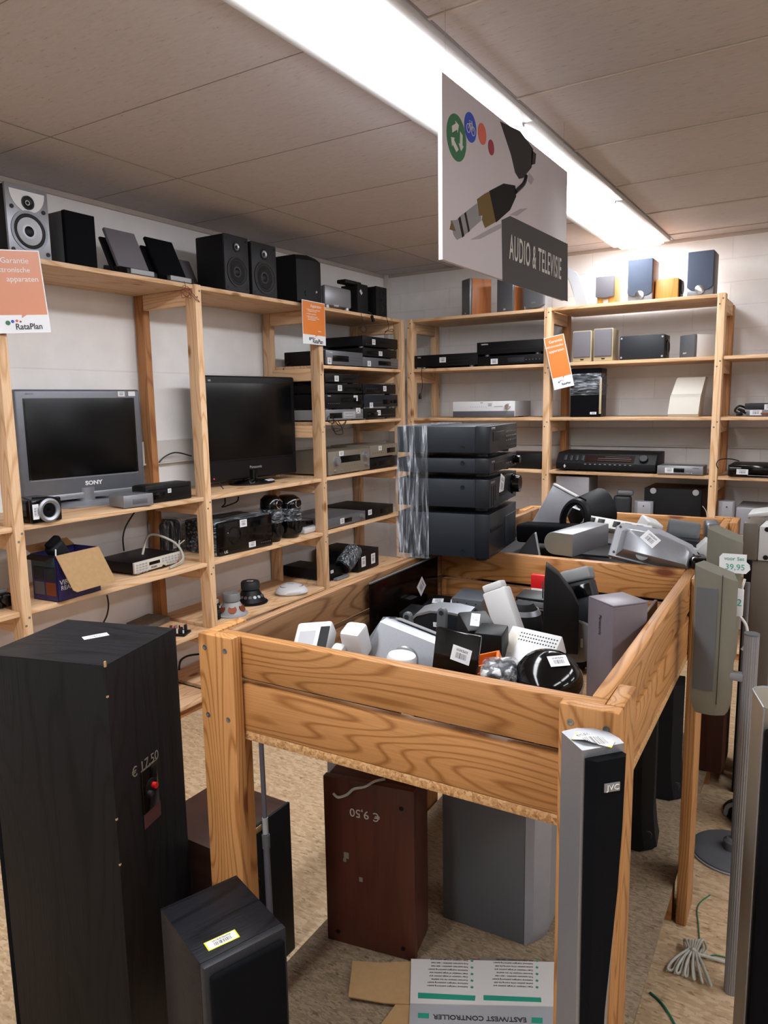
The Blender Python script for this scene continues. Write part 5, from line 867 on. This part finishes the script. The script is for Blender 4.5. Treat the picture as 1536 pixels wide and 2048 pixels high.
for i, (a, b_) in enumerate(lv):
    t = unit('hifi_component', labs[i], 'hi-fi unit', (C0.x, C0.y, a), rz, .33, .30, b_ - a, body='slate', front='slate_front', feet=.012, ft=.045, bev=.002, det=dets[i], group=GS)
    for z in ((.3,) if i == 3 else (.75,)): MB().lathe([(.007, 0), (.007, .001), (.003, .001), (0, 0)], Matrix.Translation((-.0005, .085, (b_ - a) * z if i else .03)) @ Matrix.Rotation(-RX, 4, 'Y')).build('side_screw', 'black', t)
    if i == 3 or i == 0: pass
# stretch film round the tower: a thin wrapped band
Mt = Matrix.Translation((C0.x, C0.y, 0)) @ Matrix.Rotation(rz, 4, 'Z')
b = MB().loft([[(x, y, z) for x, z in ((-.005, 1.0508), (.335, 1.0508), (.335, 1.469), (-.005, 1.469))] for y in (.195, .25, .306)], caps=False).build('stretch_film', 'film', None); b.matrix_basis = Mt
tag(b, 'clear stretch film wound round the rear of the charcoal hi-fi stack', 'film')
# ================================================================== loudspeakers on the floor
A1, B1_, C1 = [at(u_, v_, 2, 1.02).xy for u_, v_ in ((-33, 1309), (210, 1333), (340, 1256))]
an = math.atan2(B1_.y - A1.y, B1_.x - A1.x)
t = thing('floor_speaker', 'very tall black ash floor speaker with chalked price, left foreground', 'speaker', (A1.x, A1.y, 0), (0, 0, an)); wd = (B1_ - A1).length; dp = (C1 - B1_).length; H = 1.02
MB().box(0, wd, 0, dp, 0, H, .002).build('cabinet', 'ash_black_z', t); MB().box(.0005, wd - .0005, .0005, dp - .0005, H, H + .001, 0).build('top_veneer', 'ash_black', t)
MB().box(-.02, -.0005, .006, dp - .006, .02, H - .02, .004).build('grille', 'black_cloth', t)
xs = wd + .0005; yb = dp
def side(u, v):
    # point on the right side face
    n_ = Vector((math.cos(an), math.sin(an), 0)); P0 = Vector((B1_.x, B1_.y, 0)); r = ray(u, v); k = (P0 - CAM).dot(n_) / r.dot(n_); q = CAM + r * k; d2 = Vector((-math.sin(an), math.cos(an), 0)); return (q - P0).dot(d2), q.z
y_, z_ = side(300, 1575)
MB().box(xs, xs + .002, y_ - .03, y_ + .03, z_ - .05, z_ + .05, .001).build('terminal_plate', 'black_gloss', t)
MB().cyl(.022, 0, .002, SMx(xs + .002, y_, z_)).build('terminal_cup', 'black', t); MB().cyl(.007, 0, .01, SMx(xs + .003, y_ + .006, z_ + .004), 14).build('red_terminal', 'red', t); MB().cyl(.006, 0, .01, SMx(xs + .003, y_ - .012, z_ - .006), 14).build('black_terminal', 'dark_grey', t)
MB().box(xs, xs + .0006, y_ - .03, y_ + .032, z_ + .051, z_ + .054).build('worn_edge', 'dust_grey', t); MB().box(xs, xs + .0006, y_ - .03, y_ + .034, z_ - .085, z_ - .05).build('torn_label', 'maroon', t)
y2, z2 = side(290, 1528); text(t, '€ 17,50', (xs + .001, y2, z2), RIGHT, .032, 'dust_grey', 'chalk_price')
for v_, s in ((1330, .006), (1395, .002), (1640, .002), (1730, .002)):
    q = at(214 + (v_ - 1333) * .065, v_, 1, B1_.y); MB().box(xs - .003, xs + .0004, -.0004, .004, q.z - s, q.z + s).build('chipped_edge', 'cardboard', t)
sticker(t, (wd * .52, dp * .62, H + .0012), (0, 0, .9), .055, .024)
for x in (.02, wd - .02):
    for y in (.02, dp - .02): MB().cyl(.012, -.0, .004, Matrix.Translation((x, y, 0))).build('foot', 'rubber', t)
A2, B2_, R2 = Vector((-1.07, .852)), Vector((-.905, .818)), Vector((-.816, .94))
def cornerbox(name, lab, P, ang, w_, d_, h_, z0=0, cat='speaker', **k): return unit(name, lab, cat, (P[0], P[1], z0), ang, w_, d_, h_, **k)
an2 = math.radians(68)
t = unit('bookshelf_speaker', 'small black ash speaker with yellow-edged price sticker on top, front left', 'speaker', (-.875, .789, .0), math.radians(70), .162, .20, .58, body='ash_black', front='dark_grey', feet=0, bn='cabinet', fn='front_frame', ft=.018, bev=.002, fbev=.004)
MB().box(.008, .154, -.012, 0, .02, .565, .008, seg=3).build('grille', 'black_cloth', t)
sticker(t, (.055, .045, .5805), (0, 0, -.05), .06, .024, 'sticker_yellow')
# brown speaker at the rear of these
t = unit('box_speaker', 'dark brown speaker with black back and red terminal behind the bin leg', 'speaker', (-1.238, 1.19, 0), L9, .268, .26, .449, body='walnut', front='black_soft', feet=0, bn='cabinet', fn='rear_panel', ft=.008, bev=.003)
MB().lathe([(.04, 0), (.038, .003), (.03, -.004), (0, -.004)], FM(.10, .28)).build('terminal_cup', 'black', t); MB().cyl(.008, 0, .012, FM(.108, .285), 12).build('red_terminal', 'red', t); MB().box(.125, .15, -.002, 0, .43, .447, .001).build('chipped_edge', 'cardboard', t)
# pole
pb = Vector((-1.30, 1.36, 0)); 
q0 = at(540, 1835, 1, 1.30); q1 = at(522, 1482, 1, 1.33)
t = thing('telescopic_pole', 'thin grey telescopic pole standing in front of the dark brown speaker', 'pole', (q0.x, q0.y, 0), (0, 0, 0)); dx = (q1.x - q0.x) / (q1.z - q0.z); dyy = (q1.y - q0.y) / (q1.z - q0.z)
def pp(z): return Vector((dx * (z - q0.z), dyy * (z - q0.z), z))
mat('pole_grey', '#5d5b64', .45, .2)
zj = at(530, 1665, 1, 1.32).z
MB().tube([pp(0), pp(zj)], .0085, 14, 1).build('lower_tube', 'pole_grey', t); MB().tube([pp(zj), pp(.80)], .0065, 14, 1).build('upper_tube', 'pole_grey', t); MB().tube([pp(zj - .035), pp(zj)], .0105, 14, 1).build('clamp', 'mid_grey', t); MB().tube([pp(zj + .002), pp(zj + .045)], .0075, 14, 1).build('paper_label', 'light_grey', t)
# speakers under the bin, standing on the chipboard
t = unit('box_speaker', 'reddish brown speaker with price chalked upside down, under the bin', 'speaker', (-1.094, 1.427, .111), .19, .247, .125, .47, body='teak', front='teak', feet=0, bn='cabinet', fn='back_panel', ft=.02, bev=.012, fbev=.001)
text(t, '€ 9,50', (.115, -.0012, .385), (RX, math.pi, 0), .032, 'chalk', 'chalk_price')
for x, z in ((.215, .42), (.215, .03), (.03, .03)): MB().cyl(.006, -.002, .001, FM(x, z), 12).build('screw_hole', 'black', t)
for x, z, s in ((.06, .26, .007), (.055, .245, .004), (.1, .20, .005)): MB().box(x - s, x + s, -.0008, 0, z - s * 1.5, z + s).build('plaster_mark', 'dust_grey', t)
MB().tube([(.03, -.006, .43), (.045, -.008, .423), (.07, -.008, .435), (.09, -.01, .455), (.12, -.006, .465), (.14, .01, .475), (.16, .03, .474)], .0035).build('pale_cord', 'cable_grey', t)
t = thing('tower_speaker', 'grey speaker with pale rounded front edge, under the bin beside the brown one', 'speaker', (-.868, 1.66, .111), (0, 0, .06))
MB().box(0, .235, 0, .14, 0, .62, .003).build('cabinet', 'mid_grey', t); W2 = .235
MB().loft([[(W2 + .0005, 0, z), (W2 + d2, 0, z), (W2 + d2 + .03, .05, z), (W2 + d2 + .03, .14, z), (W2 + .0005, .14, z)] for z, d2 in ((0, .006), (.02, .018), (.05, .024), (.60, .026), (.62, .02))]).build('front_baffle', 'silver_plastic', t, smooth=20)
t = thing('tower_speaker', 'tall silver speaker far back under the bin, left of the brown one', 'speaker', (-1.41, 1.86, 0), (0, 0, .02)); MB().box(.0, .11, 0, .12, 0, .66, .004).build('cabinet', 'silver_dark', t); MB().box(-.012, -.0005, .02, .1, .1, .6, .004).build('dark_edge', 'dark_grey', t); MB().cyl(.006, 0, .012, Matrix.Translation((-.012, .06, .55)) @ Matrix.Rotation(-RX, 4, 'Y'), 12).build('knob', 'chrome', t)
def shaped(lab, u, v, wd, dp, h, rz, cut):
    p = at(u, v, 2, .111); t = thing('satellite_speaker', lab, 'speaker', p, (0, 0, rz))
    MB().loft([[(x * wd, y * dp, z * h) for x, y in ((0, 0), (.72 + e, 0), (1 + e, .25), (1 + e, 1), (0, 1))] for z, e in ((0, .0), (.03, .12), (.12, .06), (.3, .0), (.8, .0), (1, .0))]).build('cabinet', 'black_soft', t, smooth=20)
    MB().prism([(wd * .1, h + .0005), (wd * .72, h + .0005), (wd * .72, h + .004), (wd * .1, h + .004)], .0, dp * .9, 1).build('top_cap', 'dark_grey', t)
    MB().lathe([(wd * .16, 0), (wd * .13, .004), (0, 0)], Matrix.Translation((wd * .86, dp * .12, h * .12)) @ Matrix.Rotation(.5, 4, 'Z') @ Matrix.Rotation(RX, 4, 'X')).build('port', 'dark_grey', t)
shaped('black angular speaker under the bin, the nearer one at its right side', 1220, 1690, .125, .12, .43, .12, 0)
shaped('black angular speaker under the bin, the farther one at its right side', 1285, 1592, .125, .12, .43, .15, 1)
# carton flaps
t = thing('flattened_carton', 'flattened white carton printed East/West Controller lying upside down', 'carton', (-.82, 1.43, .111), (0, 0, 0))
def onz(u, v, z=.125): q = at(u, v, 2, z); return (q.x + .82, q.y - 1.43)
fl = [onz(822, 1919), onz(1150, 1925), onz(1150, 2100), onz(818, 2100)]
def nse(y): return y
MB().prism([onz(822, 1919), onz(1142, 1926), onz(1142, 2015), onz(820, 2008)], .012, .016, 2).build('printed_flap', 'carton_white', t)
MB().prism([onz(820, 2009), onz(1142, 2016), onz(1142, 2120), onz(816, 2120)], .010, .014, 2).build('printed_side', 'light_grey', t)
MB().prism([onz(705, 1920), onz(760, 1925), onz(821, 1922), onz(819, 2007), onz(770, 2005), onz(697, 1992)], .010, .013, 2).build('plain_flap', 'cardboard', t)
MB().prism([onz(960, 1906), onz(1026, 1911), onz(1024, 1918), onz(1000, 1922), onz(960, 1916)], .002, .005, 2).build('dark_scrap', 'dust_grey', t)
MB().box(.0, .3, -.25, .02, 0, .0095).build('lower_layer', 'cardboard', t)
a = onz(836, 1987); b2 = onz(951, 1993); c2 = onz(950, 2003); d2 = onz(836, 1998); MB().prism([a, b2, c2, d2], .016, .0165, 2).build('green_bar', 'green_print', t)
MB().prism([onz(967, 1992), onz(1082, 1997), onz(1083, 2006), onz(967, 2002)], .016, .0165, 2).build('green_bar', 'green_print', t)
MB().prism([onz(836, 2026), onz(858, 2027), onz(858, 2037), onz(836, 2036)], .014, .0145, 2).build('green_square', 'green_print', t); MB().prism([onz(1063, 2035), onz(1085, 2036), onz(1085, 2047), onz(1063, 2046)], .014, .0145, 2).build('green_square', 'green_print', t)
e0 = onz(1058, 2040); e1 = onz(862, 2033); ang3 = math.atan2(e1[1] - e0[1], e1[0] - e0[0]); ln = math.hypot(e1[0] - e0[0], e1[1] - e0[1])
text(t, 'EAST/WEST CONTROLLER', ((e0[0] + e1[0]) / 2, (e0[1] + e1[1]) / 2, .0143), (0, 0, ang3), ln / 12.4, 'ink', 'print_title', bold=.0004)
bl = ['Clear indication of target position and', 'pushes position while moving the dish', 'Additional intelligent positioning system', 'Fully automatic operation - east west', 'Overload indication for any satellite']
for k in range(9):
    for u0, n_ in ((1070, 0), (940, 1)):
        if k in (1, 4, 7): s = bl[(k + n_) % 5]
        else: s = bl[(k + 2 * n_) % 5]; 
        vv = 1976 - k * 5.6 - k * 1.0
        if k % 2 == 0:
            g = onz(u0 + 4, vv); MB().box(g[0] - .003, g[0] + .003, g[1] - .003, g[1] + .003, .016, .0165).build('green_bullet', 'green_print', t)
        q = onz(u0 - 4, vv - .5); text(t, s, (q[0], q[1], .0162), (0, 0, ang3), .0062, 'ink', 'small_print', align='LEFT')
# ================================================================== silver and black tower in front of the bin post
Pf = Vector((-.294, 1.014, 0)); t = thing('tower_speaker', 'slim silver and black tower speaker leaning on the front bin post', 'speaker', Pf, (0, 0, .80))
H = 1.03
def prof(z):
    P_ = [(0, .85), (.2, .72), (.4, .6), (.5, .56), (.6, .60), (.7, .74), (.8, .88), (.9, .96), (1.04, 1)]
    for (a, ka), (b_, kb) in zip(P_, P_[1:]):
        if a <= z <= b_: return ka + (kb - ka) * (z - a) / (b_ - a)
    return 1
zs_ = [0, .2, .4, .5, .6, .7, .8, .9, .98, H]
MB().loft([[(x * (.5 + .5 * prof(z)), y, z) for x, y in ((.068, .004), (.07, .02), (.066, .042), (.05, .062), (.025, .07), (-.0, .066), (-.004, .0635), (-.004, .0), (.0, -.001))] for z in zs_]).build('cabinet', 'silver', t, smooth=45)
MB().loft([[(x * prof(z) + (1 - prof(z)) * .006, y, z) for x, y in ((.0005, -.0015), (.0645, .003), (.066, -.006), (.06, -.014), (.012, -.017), (.0005, -.006))] for z in [q for q in zs_ if q < 1]+[H - .012]]).build('grille', 'black_cloth', t, smooth=30)
MB().box(.024, .050, -.0178, -.0158, H - .062, H - .048, .0008, Matrix.Rotation(.0, 4, 'Z')).build('badge', 'silver', t); text(t, 'JVC', (.038, -.0186, H - .055), FRONT, .012, 'print_white', 'logo', 1.1)
MB().prism([(-.02, 0), (.0, .004), (.02, .001), (.04, .0), (.04, .0008), (.02, .0018), (.0, .0048), (-.02, .0008)], -.012, .012, 1, 0, Matrix.Translation((.02, .03, H + .0005)) @ Matrix.Rotation(-.75, 4, 'Z')).build('price_sticker', 'sticker_yellow', t)
# ================================================================== right hand group
pt_ = at(1458, 1982, 2, 0); tz = at(1492, 1268, 1, pt_.y).z
t = thing('speaker_stand', 'fluted aluminium tube stand carrying the nearer grey-green speaker, right side', 'speaker stand', (pt_.x + .004, pt_.y, 0), (0, 0, 0))
def flut(z, s=1): return [((.016 + .0012 * (i % 2)) * s * math.cos(q), (.016 + .0012 * (i % 2)) * s * math.sin(q), z) for i, q in enumerate([j * 2 * math.pi / 40 for j in range(40)])]
MB().loft([flut(0), flut(tz)]).build('tube', 'silver', t, smooth=20); MB().cyl(.0175, tz, tz + .004, None, 24).build('end_cap', 'mid_grey', t); MB().box(-.05, -.012, -.012, .012, tz - .12, tz - .10, .003).build('bracket', 'grey', t)
def curved(name, lab, u0, u1, vt, vb, y, mats, rz, seam=True):
    p0 = at(u0, vt, 1, y); p1 = at(u1, vt, 1, y); zb = at((u0 + u1) / 2, vb, 1, y).z; wd = p1.x - p0.x; ht = p0.z - zb
    t = thing(name, lab, 'speaker', (p0.x, y, zb), (0, 0, rz)); n = 10
    def cs(z, k=1.0, dz=0): 
        f = [(wd * i / n, -.018 * math.sin(math.pi * min(1, i / n * .75 + .1)) * k) for i in range(n + 1)]
        return [(x, y_, z) for x, y_ in f] + [(wd * .97, .045, z), (wd * .25, .055, z), (.0, .02, z)]
    R_ = []
    for zz, ins in ((0, .30), (.03, .15), (.09, .03), (.16, 0), (1, 0)):
        c = cs(zz * ht); R_.append([(wd / 2 + (x - wd / 2) * (1 - ins), y_ * (1 - ins * .5), z) for x, y_, z in c])
    R_[-1] = [(x, y_, z - .035 * (x / wd) + (.01 if y_ > 0.03 else 0)) for x, y_, z in R_[-1]]
    MB().loft(R_).build('cabinet', mats[0], t, smooth=40)
    return t, wd, ht
t, wd, ht = curved('curved_speaker', 'grey-green curved satellite speaker on the tube stand beside the bin', 1392, 1478, 1130, 1432, 1.90, ('olive_silver',), .25)
MB().loft([[(x * wd, -.0195 * math.sin(math.pi * min(1, x * .75 + .1)) - .0015, z) for x in (.04, .15, .28, .4, .52)] + [(x * wd, -.012 * math.sin(math.pi * min(1, x * .75 + .1)), z) for x in (.52, .4, .28, .15, .04)] for z in (ht * .17, ht * .86)]).build('mesh_grille', 'mid_grey', t)
MB().box(wd * .62, wd * .628, -.019, -.012, ht * .08, ht * .95).build('seam', 'black', t)
w2 = thing('cable_label', 'white paper label marked 2 wrapped round a cable behind the curved speaker', 'label', at(1478, 1205, 1, 1.95), (0, 0, .2)); MB().box(-.008, .01, -.004, .004, -.035, .035, .003).build('paper', 'paper', w2); text(w2, '2', (0, -.0045, 0), FRONT, .025, 'teal_ink', 'handwriting'); MB().tube([(.004, 0, .03), (.01, .0, .06)], .003).tube([(.0, 0, -.03), (.02, 0, -.06), (.022, 0, -.1), (.012, 0, -.12)], .0035).build('cord', 'cable_white', w2)
t, wd, ht = curved('curved_speaker', 'grey-green curved speaker with handwritten price tag, behind the nearer one', 1416, 1488, 1056, 1330, 2.15, ('olive_silver',), .1)
g = thing('price_tag', 'torn white price tag reading voor Set 39,95 taped on the farther curved speaker', 'price tag', at(1468, 1124, 1, 2.115), (0, 0, .1)); MB().prism([(-.035, -.02), (-.028, -.03), (.03, -.03), (.04, -.018), (.038, -.005), (.03, .002), (.03, .022), (-.028, .022), (-.036, .012)], -.001, .0, 1).build('paper', 'paper', g)
text(g, 'voor Set', (.0, -.0015, .009), FRONT, .014, 'teal_ink', 'handwriting'); text(g, '39,95', (.003, -.0015, -.014), FRONT, .022, 'teal_ink', 'handwriting')
pz = at(1415, 1735, 2, .0); t = thing('speaker_stand', 'thin silver rod stand on a round dark base behind the tube stand', 'speaker stand', (pz.x + .06, pz.y + .12, 0), (0, 0, 0))
MB().lathe([(0, 0), (.125, 0), (.13, .004), (.128, .012), (.12, .016), (.03, .022), (.03, .05), (.02, .06), (0, .06)], None, 40).build('base', 'mid_grey', t); MB().cyl(.0075, .06, .95, None, 16).build('rod', 'silver_dark', t); MB().lathe([(.0, .0), (.132, 0), (.134, .006), (.13, .008)], None, 40).build('base_rim', 'silver_plastic', t)
pz2 = at(1455, 1640, 2, .0); t = thing('speaker_stand', 'second round dark stand base with a pale bent foot, farther back on the right', 'speaker stand', (pz2.x + .09, pz2.y + .08, 0), (0, 0, 0)); MB().lathe([(0, 0), (.11, 0), (.115, .01), (.05, .05), (.012, .06), (0, .06)], None, 32).build('base', 'black_soft', t); MB().cyl(.009, .05, .9, None, 14).build('rod', 'silver_dark', t); MB().tube([(-.10, -.06, .01), (-.09, -.07, .05), (-.04, -.08, .08)], .008).build('bent_foot', 'light_grey', t)
# speaker with white back, dark column
y = 2.7; p0 = at(1487, 1045, 1, y); p1 = at(1517, 1060, 1, y); zb = at(1517, 1122, 1, y).z
t = thing('tower_speaker', 'taupe speaker with white labelled back panel at the right picture edge', 'speaker', (p0.x, y, zb), (0, 0, -.05)); w_ = p1.x - p0.x; h_ = p0.z - zb
MB().box(0, w_, 0, .16, 0, h_, .006).build('side_shell', 'taupe', t); MB().box(w_ + .0005, w_ + .10, .01, .15, 0, h_ - .01, .004).build('back_panel', 'white', t)
for z in (.1, .85): MB().cyl(.008, 0, .004, FM(w_ + .025, h_ * z, .01), 14).build('screw_hole', 'black', t)
for z0, z1 in ((.3, .52), (.62, .78)): MB().box(w_ + .04, w_ + .09, .0075, .0095, h_ * z0, h_ * z1).build('printed_label', 'ink', t)
c = MB().box(.03, .10, .02, .12, -zb, -.001, .004).build('column', 'taupe', t)
p = at(1503, 1180, 1, 3.0); t = tag(MB().box(-.03, .05, 0, .15, 0, p.z + .12, .005).build('floor_speaker', 'black_soft', None, (p.x, 3.0, 0)), 'dark floor speaker hidden behind the taupe one, right edge', 'speaker')
p = at(1492, 1040, 1, 3.1); t = thing('tower_speaker', 'silver speaker with arched top behind the taupe one at the right edge', 'speaker', (p.x, 3.17, 0), (0, 0, 0)); MB().loft([[(0, 0, 0), (.2, 0, 0), (.2, .14, 0), (0, .14, 0)], [(0, 0, p.z), (.2, 0, p.z + .03), (.2, .14, p.z + .03), (0, .14, p.z)]]).build('cabinet', 'silver_plastic', t); MB().prism([(0, p.z), (.2, p.z + .03), (.2, p.z + .045), (.1, p.z + .035), (.0, p.z + .015)], -.01, .15, 1, .004).build('top_cap', 'white', t)
# nearest speaker at right edge
p = at(1528, 1416, 2, 1.0); t = thing('floor_speaker', 'tall black cloth floor speaker with silver piping at the right picture edge', 'speaker', (p.x, p.y, 0), (0, 0, .3)); wq = .2
def sq(z): return [(x, y_, z) for x, y_ in ((0, 0), (-.0, .085), (.006, .098), (.02, .105), (wq, .105), (wq, .0))]
MB().loft([sq(0), sq(1.0)]).build('cabinet', 'champagne', t, smooth=40)
MB().box(.002, wq, -.022, -.0005, .01, .965, .006).build('grille', 'black_cloth', t)
MB().tube([(0, -.002, .01), (0, -.002, .5), (0, -.002, .998)], .002, 8, 1).tube([(x, y_, 1.0) for x, y_, z in sq(0)[:5]], .002, 8, 1).build('silver_piping', 'silver', t); sticker(t, (.05, .06, 1.0005), (0, 0, 1.0), .06, .035, 'sticker_yellow')
# box and cable on the floor
p = at(1440, 1400, 2, .111)
t = tag(MB().box(0, .085, 0, .2, .0, .34, .003).build('wooden_box', 'teak', None, (-.40, 2.9, .112)), 'dark reddish wooden box standing on the chipboard behind the middle bin leg', 'box')
p = at(1382, 1920, 2, .02); b = MB()
for k in range(6):
    q = (k - 2.5) * .009; b.tube([(q * .4, 0, .03), (q * .9, .02, .035 + .004 * k), (q * 1.3, .038, .02), (q, .02, .008), (q * .5, 0, .015), (q * 1.2, -.03, .02), (q * 2.0 + .008, -.075, .008), (q * 2.4 + .004, -.085, .014), (q * 1.6, -.05, .026), (q * .4, 0, .03)], .0036)
b.tube([(-.012, 0, .02), (0, -.006, .036), (.012, 0, .02)], .005)
b.tube([(0, 0, .02), (.05, .02, .01), (.12, .03, .006), (.2, .02, .006)], .0045)
tag(b.build('tied_cable', 'cable_grey', None, (p.x, p.y + .03, 0)), 'bundle of tied pale flat cable lying on the floor by the bin leg', 'cable')
g0 = [at(*q, 2, .003) for q in ((1300, 1985), (1322, 2005), (1345, 2040), (1368, 2090))]; cable('green cable crossing the floor beside the chipboard edge', g0, .003, 'cable_green')
g1 = [at(*q, 2, .003) for q in ((1420, 1790), (1396, 1812), (1397, 1850), (1405, 1912), (1430, 1910), (1470, 1920))]; cable('thin green cable bending round the bin leg on the floor', g1, .0018, 'cable_green')
